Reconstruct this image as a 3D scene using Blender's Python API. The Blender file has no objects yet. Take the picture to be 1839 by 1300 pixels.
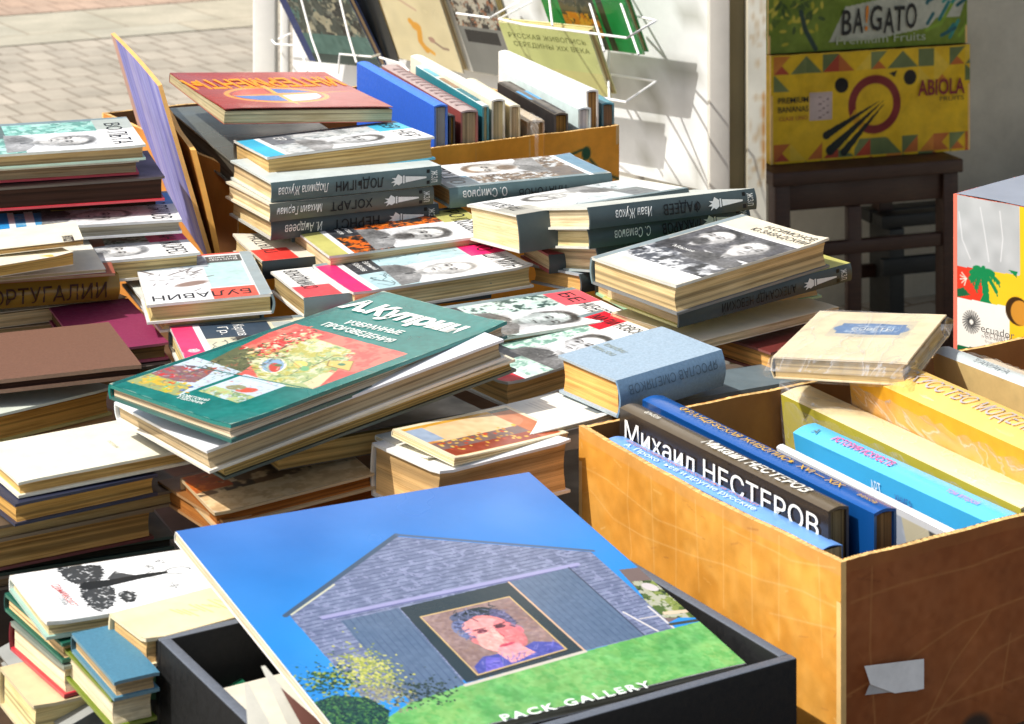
import bpy, bmesh, math, random
import numpy as np
from mathutils import Matrix, Vector

# ------------------------------------------------------------------ camera, world, sun
SC = bpy.context.scene
COL = SC.collection
cam_d = bpy.data.cameras.new('camera')
cam = bpy.data.objects.new('camera', cam_d); COL.objects.link(cam)
cam.location = (0, 0, 1.5); cam.rotation_euler = (math.radians(90), 0, 0)
cam_d.sensor_width = 36; cam_d.sensor_fit = 'HORIZONTAL'
cam_d.lens = 36 * 4000 / 1839
cam_d.shift_y = -1200 / 1839
cam_d.clip_start = .05; cam_d.clip_end = 200
cam_d.dof.use_dof = True; cam_d.dof.focus_distance = 2.22; cam_d.dof.aperture_fstop = 19
SC.camera = cam
SUN_EL = math.radians(52)
SUN_V = Vector((-.90 * math.cos(SUN_EL), -.435 * math.cos(SUN_EL), math.sin(SUN_EL)))
w = bpy.data.worlds.new('World'); SC.world = w; w.use_nodes = True
nt = w.node_tree; bg = nt.nodes['Background']
sky = nt.nodes.new('ShaderNodeTexSky'); sky.sky_type = 'NISHITA'; sky.sun_disc = False
sky.sun_elevation = SUN_EL; sky.sun_rotation = math.atan2(SUN_V.x, SUN_V.y)
sky.dust_density = 3
wb = nt.nodes.new('ShaderNodeMix'); wb.data_type = 'RGBA'; wb.blend_type = 'MULTIPLY'; wb.inputs[0].default_value = 1; wb.inputs[7].default_value = (1, .95, .86, 1)   # camera white balance
nt.links.new(sky.outputs[0], wb.inputs[6]); nt.links.new(wb.outputs[2], bg.inputs[0]); bg.inputs[1].default_value = .148
sd = bpy.data.lights.new('sun', 'SUN'); sd.energy = 4.15; sd.angle = math.radians(.5); sd.color = (1, .972, .92)
sun = bpy.data.objects.new('sun', sd); COL.objects.link(sun)
sun.rotation_euler = SUN_V.to_track_quat('Z', 'Y').to_euler(); sun.location = (-3, -1, 5)
SC.view_settings.view_transform = 'Standard'; SC.view_settings.look = 'None'
SC.view_settings.exposure = .28; SC.view_settings.gamma = 1
SC.cycles.max_bounces = 8; SC.cycles.transparent_max_bounces = 12

POSES={
 'hochi':(-0.0968,2.3971,0.8843,-65.8,2.3,0.7,0.2043,0.1281,0.022),
 'rokos':(-0.1296,2.5007,0.8973,-65.9,1.5,1.7,0.2047,0.1271,0.030),
 'bulavin':(-0.3290,2.3553,0.8838,-166.7,1.3,1.4,0.1994,0.1272,0.020),
 'gen':(-0.2321,2.2304,0.8592,-74.1,0.0,-0.5,0.2070,0.1259,0.022),
 'simonov':(0.2003,2.2451,0.9402,-52.3,3.7,1.8,0.2085,0.1273,0.027),
 'nevsky':(0.2180,2.2641,0.9121,123.4,-3.6,0.2,0.2228,0.1250,0.018),
 'greenb':(0.2043,2.3305,0.8868,-64.3,1.6,0.3,0.1984,0.1290,0.017),
 'fadeev':(0.1412,2.3936,0.9577,119.0,0.7,12.1,0.2084,0.1174,0.022),
 'grad':(0.0715,2.4570,0.9461,114.9,-2.5,6.7,0.2078,0.1337,0.040),
 'backbk':(-0.0003,2.6617,0.9299,112.2,-0.3,0.9,0.2057,0.1228,0.023),
 'lodtop':(-0.2101,2.6155,0.9775,-66.4,2.1,-2.0,0.2031,0.1342,0.026),
 'lod1':(-0.2044,2.5739,0.9581,116.8,0.2,0.0,0.2073,0.1340,0.022),
 'lod2':(-0.2113,2.5705,0.9348,118.7,0.6,-0.0,0.2019,0.1340,0.020),
 'lod3':(-0.2069,2.5803,0.9138,117.2,0.6,-0.0,0.2052,0.1340,0.022),
 'titlered1':(-0.2000,2.5298,0.8799,111.5,-0.0,0.4,0.2070,0.1292,0.020),
 'titlered2':(-0.1415,2.3861,0.8777,112.4,-0.1,1.3,0.2070,0.1225,0.022),
 'volta':(-0.5280,2.5116,1.0008,-72.1,0.1,1.6,0.2070,0.1521,0.016),
 'polyakov':(-0.4811,2.4886,0.9229,-74.4,0.0,0.3,0.2070,0.1375,0.016),
 'zhores':(-0.4551,2.4291,0.8950,-70.6,-0.0,-0.5,0.2070,0.1291,0.022),
 'kuprin':(-0.1756,1.9749,0.9152,-43.7,3.1,-0.1,0.3230,0.1650,0.013),
 'novsky':(0.0430,2.1717,0.8648,-52.4,3.6,1.3,0.1960,0.0999,0.024),
 'second':(0.0046,2.2573,0.8700,-61.2,-0.0,0.3,0.2070,0.1268,0.022),
 'smely':(0.1175,2.0453,0.8949,126.1,-2.8,-0.7,0.1240,0.0856,0.034),
 'leather':(-0.4822,2.0853,0.8799,-68.7,-0.0,-0.5,0.2400,0.1559,0.012),
 'cream':(-0.3716,1.9381,0.8448,-57.8,0.1,-0.3,0.1576,0.1047,0.014),
 'tree':(-0.3091,1.7496,0.7999,-62.6,-1.8,-0.7,0.1446,0.1073,0.012),
 'thick':(-0.0349,1.9257,0.8537,-51.5,-1.1,-0.7,0.1415,0.0979,0.045),
 'artbk':(-0.0263,1.9301,0.8610,-44.1,-4.8,5.2,0.1406,0.0768,0.006),
 'album':(-0.0432,1.6498,0.8321,-58.0,-2.5,9.5,0.3185,0.2996,0.006),
 'wrapped':(0.3211,2.0451,0.9100,-23.1,0.1,-3.7,0.1609,0.1226,0.028),
 'creampb':(0.2174,2.2626,0.8743,-50.1,-0.5,0.0,0.1962,0.1300,0.008),
 'burg':(0.2632,2.2365,0.8578,-55.9,0.1,-2.1,0.1000,0.1058,0.022),
 'olive':(-0.2411,1.6817,0.7811,-59.5,-0.0,0.0,0.1700,0.1112,0.022),
 'smallblue':(-0.2498,1.6571,0.7972,-60.3,-0.0,0.1,0.1300,0.0941,0.014),
 'creamlit':(-0.2229,1.6897,0.8097,-54.9,0.0,-0.6,0.1500,0.0619,0.020),
 'whitemag':(-0.0146,1.9645,0.8550,-53.4,-0.0,-0.2,0.2000,0.0812,0.004),
 'makarov':(0.1385,2.4116,0.9339,120.1,-0.0,11.4,0.2050,0.1160,0.021),
 'mak3':(0.1414,2.4238,0.9114,121.7,-0.0,10.5,0.1900,0.1063,0.026),
 'mak4':(0.1231,2.4426,0.8834,125.2,-0.1,5.3,0.1900,0.0905,0.020),
 'gradlow':(0.1189,2.4580,0.8978,108.8,-0.1,3.1,0.2000,0.0949,0.020),
 'volta2':(-0.5356,2.5228,0.9825,-73.6,0.1,1.6,0.2070,0.1490,0.016),
 'volta3':(-0.5071,2.5124,0.9640,-73.5,0.0,0.0,0.2100,0.1501,0.026),
 'volta4':(-0.5191,2.5576,0.9367,-75.1,-0.0,-0.4,0.2100,0.1480,0.018),
 'broch1':(-0.4969,2.3395,0.9277,-74.1,3.0,-0.1,0.0849,0.0929,0.004),
 'broch2':(-0.5149,2.3182,0.9218,-56.4,0.6,0.0,0.0791,0.1100,0.011),
 'whitebk':(-0.5353,2.3718,0.9002,-70.7,0.0,0.5,0.1800,0.1564,0.004),
 'terra':(-0.5273,2.3778,0.8952,-74.2,0.0,0.4,0.1900,0.1550,0.003),
 'portug':(-0.5050,2.4122,0.8862,112.8,1.4,-0.2,0.1254,0.1500,0.027),
 'layers':(-0.5127,2.4247,0.8496,-59.2,-1.5,0.2,0.1410,0.1500,0.012),
 'layers2':(-0.5166,2.4157,0.8373,-66.1,-1.1,0.2,0.1073,0.1500,0.008),
 'purple':(-0.4169,2.2933,0.8504,-66.6,0.0,1.0,0.0850,0.1705,0.016),
 'darkpic':(-0.4138,2.2915,0.8328,-67.7,0.0,1.9,0.0900,0.1795,0.020),
 'bulav2':(-0.3408,2.3596,0.8658,-158.5,-0.1,-0.5,0.1900,0.1064,0.012),
 'tan1':(-0.4697,2.0859,0.8554,-40.0,-3.1,0.2,0.1308,0.1400,0.026),
 'tan2':(-0.4583,2.0948,0.8276,-47.5,-2.3,0.2,0.1327,0.1400,0.018),
 'navy':(-0.3864,1.9199,0.8288,-55.0,-0.4,0.0,0.1296,0.1000,0.018),
 'greybr':(-0.3905,1.9515,0.8089,-56.1,-0.6,0.1,0.1717,0.1300,0.014),
 'brown2':(-0.4009,1.9450,0.7942,-57.7,-0.5,0.0,0.1385,0.1200,0.026),
 'greenln':(-0.3915,1.9717,0.7646,-64.8,-0.6,0.1,0.1526,0.1300,0.010),
 'greyst':(-0.3860,1.9734,0.7543,-65.6,-0.5,0.1,0.1617,0.1300,0.012),
 'dkgreen':(-0.2994,1.7655,0.7871,-55.8,-0.0,0.0,0.1700,0.1161,0.014),
 'redbd':(-0.2954,1.7581,0.7703,-55.1,0.0,-0.3,0.1700,0.1045,0.022),
 'lowcream':(-0.3024,1.7322,0.7464,-59.9,0.0,-0.7,0.1700,0.0834,0.030),
 'under1':(-0.1785,1.9736,0.8997,-54.4,8.0,-1.0,0.2999,0.1743,0.017),
 'under2':(-0.1684,1.9909,0.8826,-53.4,6.7,-0.2,0.3020,0.1704,0.013),
 'fan':(-0.1438,2.0192,0.8480,-61.6,-0.1,-0.0,0.2000,0.1300,0.016),
 'woodbk':(-0.2030,1.9245,0.8243,-63.1,4.4,1.2,0.1450,0.0891,0.014),
 'woodbk2':(-0.2111,1.9504,0.8097,-54.6,-0.0,0.0,0.1586,0.1200,0.016),
 'greylong':(0.1794,2.0949,0.8499,127.2,3.6,-0.1,0.2587,0.0600,0.018),
 'rdk':(-0.0265,2.0876,0.8460,-29.1,-0.1,-0.2,0.2000,-0.0810,0.012),
 'red':(-0.2937,2.7904,1.0014,-68.2,-3.3,0.8,0.2093,0.2813,0.012),
 'greyalb':(-0.3135,2.7958,0.9520,-68.3,-0.0,0.7,0.1600,0.3608,0.030),
}
RACK={
 'r1':((-0.3785,4.1651,0.8128),(0.6656,-0.7434,0.0656),(-0.3876,-0.2692,0.8816),0.2190,0.2149),
 'r15':((-0.2492,4.0282,0.8414),(0.6670,-0.7450,0.0106),(-0.2984,-0.2540,0.9200),0.0725,0.1823),
 'r2':((-0.1998,3.9654,0.8507),(0.6668,-0.7448,-0.0250),(-0.2802,-0.2816,0.9177),0.1754,0.2166),
 'r3':((-0.0744,3.8404,0.8491),(0.6668,-0.7448,0.0248),(-0.2956,-0.2338,0.9263),0.1325,0.1819),
 'r4':((0.0143,3.6814,0.8521),(0.6663,-0.7443,0.0450),(-0.3106,-0.2221,0.9242),0.2141,0.1185),
 'r5':((0.0731,3.6307,0.9300),(0.6668,-0.7448,0.0262),(-0.3220,-0.2562,0.9114),0.2001,0.1917),
}

for _n in ('broch1', 'broch2', 'layers', 'layers2', 'tan1', 'tan2', 'greybr', 'brown2', 'greenln', 'greyst'):
    p = list(POSES[_n]); add = max(0, .21 - p[6])      # the part of the book beyond the left edge of the view
    ya = math.radians(p[3]); p[0] -= -math.sin(ya) * add / 2; p[1] -= math.cos(ya) * add / 2; p[6] += add; POSES[_n] = tuple(p)
_c, _s = math.cos(math.radians(31)), math.sin(math.radians(31)); _n3 = (0.2039,1.5917)
for _n, lim in (('olive', -.385), ('smallblue', -.385), ('dkgreen', -.385), ('redbd', -.385)):
    p = list(POSES[_n]); ya = math.radians(p[3] + 90); end = max(((p[0] + math.cos(ya) * p[6] / 2 + q * math.cos(ya - math.pi / 2) * p[7] / 2 - _n3[0]) * _c + (p[1] + math.sin(ya) * p[6] / 2 + q * math.sin(ya - math.pi / 2) * p[7] / 2 - _n3[1]) * _s) for q in (-1, 1))
    cut = max(0, end - lim) if _n in ('olive', 'smallblue') else 0; p[0] -= math.cos(ya) * cut / 2; p[1] -= math.sin(ya) * cut / 2; p[6] -= cut; POSES[_n] = tuple(p)
p = list(POSES['portug']); add = .21 - p[6]; ya = math.radians(p[3]); p[0] += -math.sin(ya) * add / 2; p[1] += math.cos(ya) * add / 2; p[6] += add; POSES['portug'] = tuple(p)

def lin(c):
    c = np.asarray(c, float) / 255.
    return np.where(c <= .04045, c / 12.92, ((c + .055) / 1.055) ** 2.4)
rng = np.random.default_rng(5)
random.seed(5)

# ------------------------------------------------------------------ materials
def newmat(name, rough=.5, spec=.4):
    m = bpy.data.materials.new(name); m.use_nodes = True
    b = m.node_tree.nodes['Principled BSDF']; b.inputs['Roughness'].default_value = rough
    b.inputs['Specular IOR Level'].default_value = spec
    return m, m.node_tree, b
def N(nt, t, **k):
    n = nt.nodes.new(t)
    for a, v in k.items(): setattr(n, a, v)
    return n
def mixcol(nt, a, b, f, mode='MULTIPLY'):
    n = N(nt, 'ShaderNodeMix', data_type='RGBA', blend_type=mode)
    for s, v in ((0, f), (6, a), (7, b)):
        if hasattr(v, 'links') or hasattr(v, 'is_linked'): nt.links.new(v, n.inputs[s])
        else: n.inputs[s].default_value = v
    return n.outputs[2]
def ramp(nt, fac, stops):
    r = N(nt, 'ShaderNodeValToRGB'); nt.links.new(fac, r.inputs[0])
    e = r.color_ramp.elements
    while len(e) < len(stops): e.new(.5)
    for i, (p_, c) in enumerate(stops): e[i].position = p_; e[i].color = tuple(c) + (1,)
    return r.outputs[0]
def noise(nt, scale, detail=4, rough=.6, vscale=None, coord='Object', dist=0):
    tc = N(nt, 'ShaderNodeTexCoord'); mp = N(nt, 'ShaderNodeMapping')
    if vscale: mp.inputs['Scale'].default_value = vscale
    nt.links.new(tc.outputs[coord], mp.inputs[0])
    n = N(nt, 'ShaderNodeTexNoise'); n.inputs['Scale'].default_value = scale; n.inputs['Detail'].default_value = detail
    n.inputs['Roughness'].default_value = rough; n.inputs['Distortion'].default_value = dist
    nt.links.new(mp.outputs[0], n.inputs['Vector']); return n.outputs[0]
def bump(nt, b, h, strength=.2, dist=.001):
    n = N(nt, 'ShaderNodeBump'); n.inputs['Strength'].default_value = strength; n.inputs['Distance'].default_value = dist
    nt.links.new(h, n.inputs['Height']); nt.links.new(n.outputs[0], b.inputs['Normal'])
def attrmat(name, rough, spec, nscale, lo, hi, bumps=.1, bdist=.0006, vscale=None, coat=0):
    m, nt, b = newmat(name, rough, spec)
    at = N(nt, 'ShaderNodeAttribute', attribute_name='Col')
    n = noise(nt, nscale, 6, .65, vscale)
    c = ramp(nt, n, [(.25, (lo,) * 3), (.7, (hi,) * 3)])
    nt.links.new(mixcol(nt, at.outputs['Color'], c, 1.), b.inputs['Base Color'])
    if bumps: bump(nt, b, n, bumps, bdist)
    if coat: b.inputs['Coat Weight'].default_value = coat; b.inputs['Coat Roughness'].default_value = .15
    r = noise(nt, nscale * .4, 3); rr = ramp(nt, r, [(.3, (max(rough - .12, .05),) * 3), (.7, (rough + .12,) * 3)])
    nt.links.new(rr, b.inputs['Roughness'])
    return m
M_PRINT = attrmat('printed_cover', .42, .45, 60, .86, 1.06, .12, .0004)
M_GLOSS = attrmat('laminated_cover', .22, .5, 18, .93, 1.04, .10, .0015)
M_CLOTH = attrmat('book_cloth', .62, .35, 420, .78, 1.12, .35, .0004)
M_CARD = attrmat('cardboard', .6, .35, 30, .80, 1.12, .16, .0012)
M_PAINT = attrmat('painted_metal', .45, .4, 14, .88, 1.04, .12, .001)
M_INK = attrmat('printing_ink', .5, .35, 200, .9, 1.05, 0)
M_WOOD = attrmat('dark_wood', .5, .4, 30, .6, 1.2, .2, .001, (1, 1, 8))
def pagesmat():
    m, nt, b = newmat('page_edges', .8, .2)
    at = N(nt, 'ShaderNodeAttribute', attribute_name='Col')
    n = noise(nt, 1, 5, .75, (6, 6, 1500)); n2 = noise(nt, 1, 3, .6, (14, 14, 260))
    c = ramp(nt, n, [(.30, (.50, .43, .34)), (.50, (1, 1, 1)), (.75, (1.08, 1.06, 1.02))])
    c2 = ramp(nt, n2, [(.32, (.72, .66, .56)), (.47, (1, 1, 1))])
    n3 = noise(nt, 9, 3)
    c3 = ramp(nt, n3, [(.3, (.84, .78, .68)), (.7, (1.04, 1.03, 1.0))])
    x = mixcol(nt, at.outputs['Color'], c, 1.); x = mixcol(nt, x, c2, .8); x = mixcol(nt, x, c3, 1.)
    nt.links.new(x, b.inputs['Base Color']); bump(nt, b, n, .5, .0006)
    return m
M_PAGES = pagesmat()
def wrapmat():
    m = bpy.data.materials.new('clear_plastic_wrap'); m.use_nodes = True; nt = m.node_tree
    for n in list(nt.nodes): nt.nodes.remove(n)
    out = N(nt, 'ShaderNodeOutputMaterial'); mx = N(nt, 'ShaderNodeMixShader'); tr = N(nt, 'ShaderNodeBsdfTransparent')
    gl = N(nt, 'ShaderNodeBsdfGlossy'); gl.inputs['Roughness'].default_value = .16; gl.inputs['Color'].default_value = (.95, .95, .95, 1)
    df = N(nt, 'ShaderNodeBsdfDiffuse'); df.inputs[0].default_value = (.85, .85, .85, 1)
    m2 = N(nt, 'ShaderNodeMixShader'); m2.inputs[0].default_value = .5
    nt.links.new(gl.outputs[0], m2.inputs[1]); nt.links.new(df.outputs[0], m2.inputs[2])
    n = noise(nt, 12, 3, .5, (1, .35, 1), dist=3.2)
    f = ramp(nt, n, [(.40, (.10,) * 3), (.49, (.20,) * 3), (.50, (.5,) * 3), (.515, (.14,) * 3), (.60, (.08,) * 3), (.61, (.34,) * 3), (.63, (.08,) * 3)])
    bp = N(nt, 'ShaderNodeBump'); bp.inputs['Strength'].default_value = .9; bp.inputs['Distance'].default_value = .006
    nt.links.new(n, bp.inputs['Height']); nt.links.new(bp.outputs[0], gl.inputs['Normal'])
    nt.links.new(f, mx.inputs[0]); nt.links.new(tr.outputs[0], mx.inputs[1]); nt.links.new(m2.outputs[0], mx.inputs[2])
    nt.links.new(mx.outputs[0], out.inputs[0]); return m
M_WRAP = wrapmat()

# ------------------------------------------------------------------ mesh helpers
class MB:
    """collects faces with one colour each, builds ONE mesh"""
    def __init__(s): s.v = []; s.f = []; s.c = []; s.gv = []; s.gq = []; s.gc = []; s.gn = 0
    def face(s, pts, col):
        i = len(s.v); s.v += [tuple(p_) for p_ in pts]; s.f.append(tuple(range(i, i + len(pts)))); s.c.append(tuple(lin(col)))
    def grid(s, P, C):
        """P [n,m,3] points, C [n,m,3] sRGB colours or one colour"""
        P = np.asarray(P, float); n, m = P.shape[:2]; base = s.gn
        i, j = np.meshgrid(np.arange(n - 1), np.arange(m - 1), indexing='ij'); a = (base + i * m + j).ravel()
        q = np.stack([a, a + 1, a + m + 1, a + m], 1); C = np.asarray(C, float); L = lin(C)
        if C.ndim == 1: cc = np.broadcast_to(L, (len(q) * 4, 3))
        else: cc = L.reshape(-1, 3)[(q - base).ravel()]
        s.gv.append(P.reshape(-1, 3)); s.gq.append(q); s.gc.append(cc); s.gn += n * m
    def box(s, x0, x1, y0, y1, z0, z1, col, M=None, cols=None, sub=0):
        q = [(x0, y0, z0), (x1, y0, z0), (x1, y1, z0), (x0, y1, z0), (x0, y0, z1), (x1, y0, z1), (x1, y1, z1), (x0, y1, z1)]
        if M is not None: q = [tuple(M @ Vector(p_)) for p_ in q]
        F = {'b': (0, 3, 2, 1), 't': (4, 5, 6, 7), 'f': (0, 1, 5, 4), 'k': (2, 3, 7, 6), 'l': (3, 0, 4, 7), 'r': (1, 2, 6, 5)}
        i = len(s.v); s.v += q
        for k, f in F.items():
            s.f.append(tuple(i + a for a in f)); s.c.append(tuple(lin((cols or {}).get(k, col))))
    def tube(s, pts, r, col, n=8):
        pts = [Vector(p_) for p_ in pts]; rings = []
        for k, p_ in enumerate(pts):
            a = pts[max(k - 1, 0)]; b = pts[min(k + 1, len(pts) - 1)]; d = (b - a).normalized()
            u = d.orthogonal().normalized() if k == 0 else (u - d * u.dot(d)).normalized()
            v = d.cross(u); rr = r[k] if isinstance(r, (list, tuple)) else r
            i = len(s.v)
            s.v += [tuple(p_ + (u * math.cos(t) + v * math.sin(t)) * rr) for t in [2 * math.pi * j / n for j in range(n)]]
            rings.append(i)
        for k in range(len(rings) - 1):
            for j in range(n):
                s.f.append((rings[k] + j, rings[k] + (j + 1) % n, rings[k + 1] + (j + 1) % n, rings[k + 1] + j)); s.c.append(tuple(lin(col)))
        for k, rv in ((0, True), (-1, False)):
            f = [rings[k] + j for j in range(n)]
            s.f.append(tuple(f[::-1] if rv else f)); s.c.append(tuple(lin(col)))
    def build(s, name, mat, parent=None, smooth=False, bevel=0, M=None):
        me = bpy.data.meshes.new(name)
        gv = np.concatenate(s.gv) if s.gv else np.zeros((0, 3)); gq = np.concatenate(s.gq) if s.gq else np.zeros((0, 4), int); gc = np.concatenate(s.gc) if s.gc else np.zeros((0, 3))
        V = np.concatenate([gv, np.array(s.v, float).reshape(-1, 3)]); lt = [4] * len(gq) + [len(f) for f in s.f]
        li = np.concatenate([gq.ravel(), np.array([i + s.gn for f in s.f for i in f], int)]); cs = np.concatenate([gc, np.array([c for f, c in zip(s.f, s.c) for _ in f], float).reshape(-1, 3)])
        me.vertices.add(len(V)); me.vertices.foreach_set('co', V.astype(np.float32).ravel()); me.loops.add(len(li)); me.loops.foreach_set('vertex_index', li.astype(np.int32))
        lt = np.array(lt, np.int32); me.polygons.add(len(lt)); me.polygons.foreach_set('loop_start', (np.cumsum(lt) - lt).astype(np.int32))
        try: me.polygons.foreach_set('loop_total', lt)
        except Exception: pass
        me.update(calc_edges=True)
        at = me.color_attributes.new('Col', 'FLOAT_COLOR', 'CORNER')
        at.data.foreach_set('color', np.concatenate([cs, np.ones((len(cs), 1))], 1).astype(np.float32).ravel())
        me.materials.append(mat)
        if M is not None: me.transform(M)
        if smooth:
            me.polygons.foreach_set('use_smooth', [True] * len(me.polygons))
            try: me.set_sharp_from_angle(angle=math.radians(40))
            except Exception: pass
        o = bpy.data.objects.new(name, me); COL.objects.link(o)
        if parent is not None: o.parent = parent
        if bevel:
            b = o.modifiers.new('bevel', 'BEVEL'); b.width = bevel; b.segments = 2; b.limit_method = 'ANGLE'; b.angle_limit = math.radians(50)
        return o
def tag(o, label, cat, group=None, kind=None):
    if label: o['label'] = label
    if cat: o['category'] = cat
    if group: o['group'] = group
    if kind: o['kind'] = kind
    return o
def empty(name, M, label, cat, group=None):
    o = bpy.data.objects.new(name, None); COL.objects.link(o); o.empty_display_size = .05
    o.matrix_world = M if isinstance(M, Matrix) else Matrix.Translation(M)
    return tag(o, label, cat, group)
_dg = None
TXT = {}
def text2d(body, bold=0., shear=0., spacing=1.):
    """lettering outline as 2D triangles/ngons, height of a capital = 1, origin lower left"""
    k = (body, bold, shear, spacing)
    if k in TXT: return TXT[k]
    c = bpy.data.curves.new('t', 'FONT'); c.body = body; c.size = 1; c.offset = bold; c.shear = shear; c.space_character = spacing
    c.resolution_u = 3; c.fill_mode = 'FRONT'
    o = bpy.data.objects.new('t', c); COL.objects.link(o)
    dg = bpy.context.evaluated_depsgraph_get(); dg.update()
    me = bpy.data.meshes.new_from_object(o.evaluated_get(dg))
    V = np.array([v.co[:2] for v in me.vertices]) if len(me.vertices) else np.zeros((1, 2)); Fc = [tuple(p_.vertices) for p_ in me.polygons]
    V = V / .73; V[:, 0] -= V[:, 0].min()
    bpy.data.objects.remove(o); bpy.data.curves.remove(c); bpy.data.meshes.remove(me)
    TXT[k] = (V, Fc, V[:, 0].max()); return TXT[k]
def put_text(mb, body, fn, x, y, h, wdt=None, col=(20, 20, 20), rot=0, bold=0., shear=0., spacing=1.):
    """x,y lower-left of the word in plane metres; h letter height; wdt total length; fn maps (u,v)->3D"""
    V, Fc, tw = text2d(body, bold, shear, spacing)
    sx = (wdt / tw) if wdt else h; ca, sa = math.cos(math.radians(rot)), math.sin(math.radians(rot))
    U = V[:, 0] * sx; W_ = V[:, 1] * h
    pts = [fn(x + u * ca - v * sa, y + u * sa + v * ca) for u, v in zip(U, W_)]
    base = len(mb.v); mb.v += [tuple(q) for q in pts]; L = tuple(lin(col))
    for f in Fc: mb.f.append(tuple(base + i for i in f)); mb.c.append(L)

# ------------------------------------------------------------------ painted artwork (printed matter, in millimetres)
def vnoise(shape, cell, seed):
    r = np.random.default_rng(seed); n, m = shape
    gn, gm = int(n / cell) + 3, int(m / cell) + 3; g = r.random((gn, gm))
    y = np.arange(n) / cell; x = np.arange(m) / cell; yi = y.astype(int); xi = x.astype(int)
    fy = (y - yi)[:, None]; fx = (x - xi)[None]; fy = fy * fy * (3 - 2 * fy); fx = fx * fx * (3 - 2 * fx)
    return (g[yi][:, xi] * (1 - fy) + g[yi + 1][:, xi] * fy) * (1 - fx) + (g[yi][:, xi + 1] * (1 - fy) + g[yi + 1][:, xi + 1] * fy) * fx
class Art:
    def __init__(s, W, H, res=1., bg=(235, 235, 230)):
        s.W, s.H, s.res = W, H, res
        s.n = max(2, int(round(H / res)) + 1); s.m = max(2, int(round(W / res)) + 1)
        y = np.linspace(0, H, s.n); x = np.linspace(0, W, s.m); s.X, s.Y = np.meshgrid(x, y); s.X0 = s.X
        s.a = np.ones((s.n, s.m, 3)) * np.array(bg, float)
    def put(s, mask, col, op=1.):
        mk = (mask * op)[..., None] if mask.dtype != bool else mask[..., None] * op
        s.a = s.a * (1 - mk) + np.asarray(col, float) * mk; return s
    def rect(s, x0, y0, x1, y1, col, op=1.):
        return s.put((s.X >= x0) & (s.X <= x1) & (s.Y >= y0) & (s.Y <= y1), col, op)
    def polymask(s, pts):
        ins = np.zeros(s.X.shape, bool); n = len(pts)
        for i in range(n):
            (x0, y0), (x1, y1) = pts[i], pts[(i + 1) % n]
            if y0 == y1: continue
            c = ((s.Y > min(y0, y1)) & (s.Y <= max(y0, y1))) & (s.X < (x1 - x0) * (s.Y - y0) / (y1 - y0) + x0)
            ins ^= c
        return ins
    def poly(s, pts, col, op=1.): return s.put(s.polymask(pts), col, op)
    def win(s, x0, y0, x1, y1):
        if s.X is not s.X0: return slice(0, s.n), slice(0, s.m)
        dx = s.W / (s.m - 1); dy = s.H / (s.n - 1)
        return slice(max(0, int(y0 / dy) - 1), max(0, min(s.n, int(y1 / dy) + 3))), slice(max(0, int(x0 / dx) - 1), max(0, min(s.m, int(x1 / dx) + 3)))
    def blend(s, w, mk, col, op):
        if mk.size == 0: return s
        mk = (mk.astype(float) * op)[..., None]; s.a[w] = s.a[w] * (1 - mk) + np.asarray(col, float) * mk; return s
    def ell(s, cx, cy, rx, ry, col, rot=0, op=1., soft=0.):
        q = max(rx, ry) * (1 + soft) + s.res; w = s.win(cx - q, cy - q, cx + q, cy + q); X, Y = s.X[w], s.Y[w]
        c, n = math.cos(math.radians(rot)), math.sin(math.radians(rot))
        u = ((X - cx) * c + (Y - cy) * n) / rx; v = (-(X - cx) * n + (Y - cy) * c) / ry
        d = np.sqrt(u * u + v * v); so = max(soft, .5 * s.res / max(min(rx, ry), .01))
        return s.blend(w, np.clip((1 + so - d) / (so * 2), 0, 1), col, op)
    def line(s, pts, wd, col, op=1.):
        xs = [p_[0] for p_ in pts]; ys = [p_[1] for p_ in pts]; q = wd / 2 + s.res * 1.5
        w = s.win(min(xs) - q, min(ys) - q, max(xs) + q, max(ys) + q); X, Y = s.X[w], s.Y[w]
        if X.size == 0: return s
        best = np.full(X.shape, 1e9)
        for (x0, y0), (x1, y1) in zip(pts[:-1], pts[1:]):
            dx, dy = x1 - x0, y1 - y0; t = np.clip(((X - x0) * dx + (Y - y0) * dy) / (dx * dx + dy * dy + 1e-9), 0, 1)
            best = np.minimum(best, np.hypot(X - x0 - t * dx, Y - y0 - t * dy))
        return s.blend(w, np.clip(wd / 2 / s.res + .5 - best / s.res, 0, 1), col, op)
    def speckle(s, mask, cols, cell, seed, thr=.5, op=1., stretch=None):
        for i, c in enumerate(cols):
            nn = .55 * vnoise(s.X.shape, cell / s.res, seed + i * 7) + .30 * vnoise(s.X.shape, cell / s.res / 2.6, seed + i * 7 + 3) + .15 * vnoise(s.X.shape, max(cell / s.res / 6, 1), seed + i * 7 + 5)
            s.put(mask * np.clip((nn - thr) / .09 + .5, 0, 1), c, op)
        return s
    def tint(s, mask, amp, cell, seed):
        n = (vnoise(s.X.shape, cell / s.res, seed) - .5) * 2 * amp
        s.a = np.clip(s.a + (n * mask)[..., None], 0, 255); return s

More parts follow.
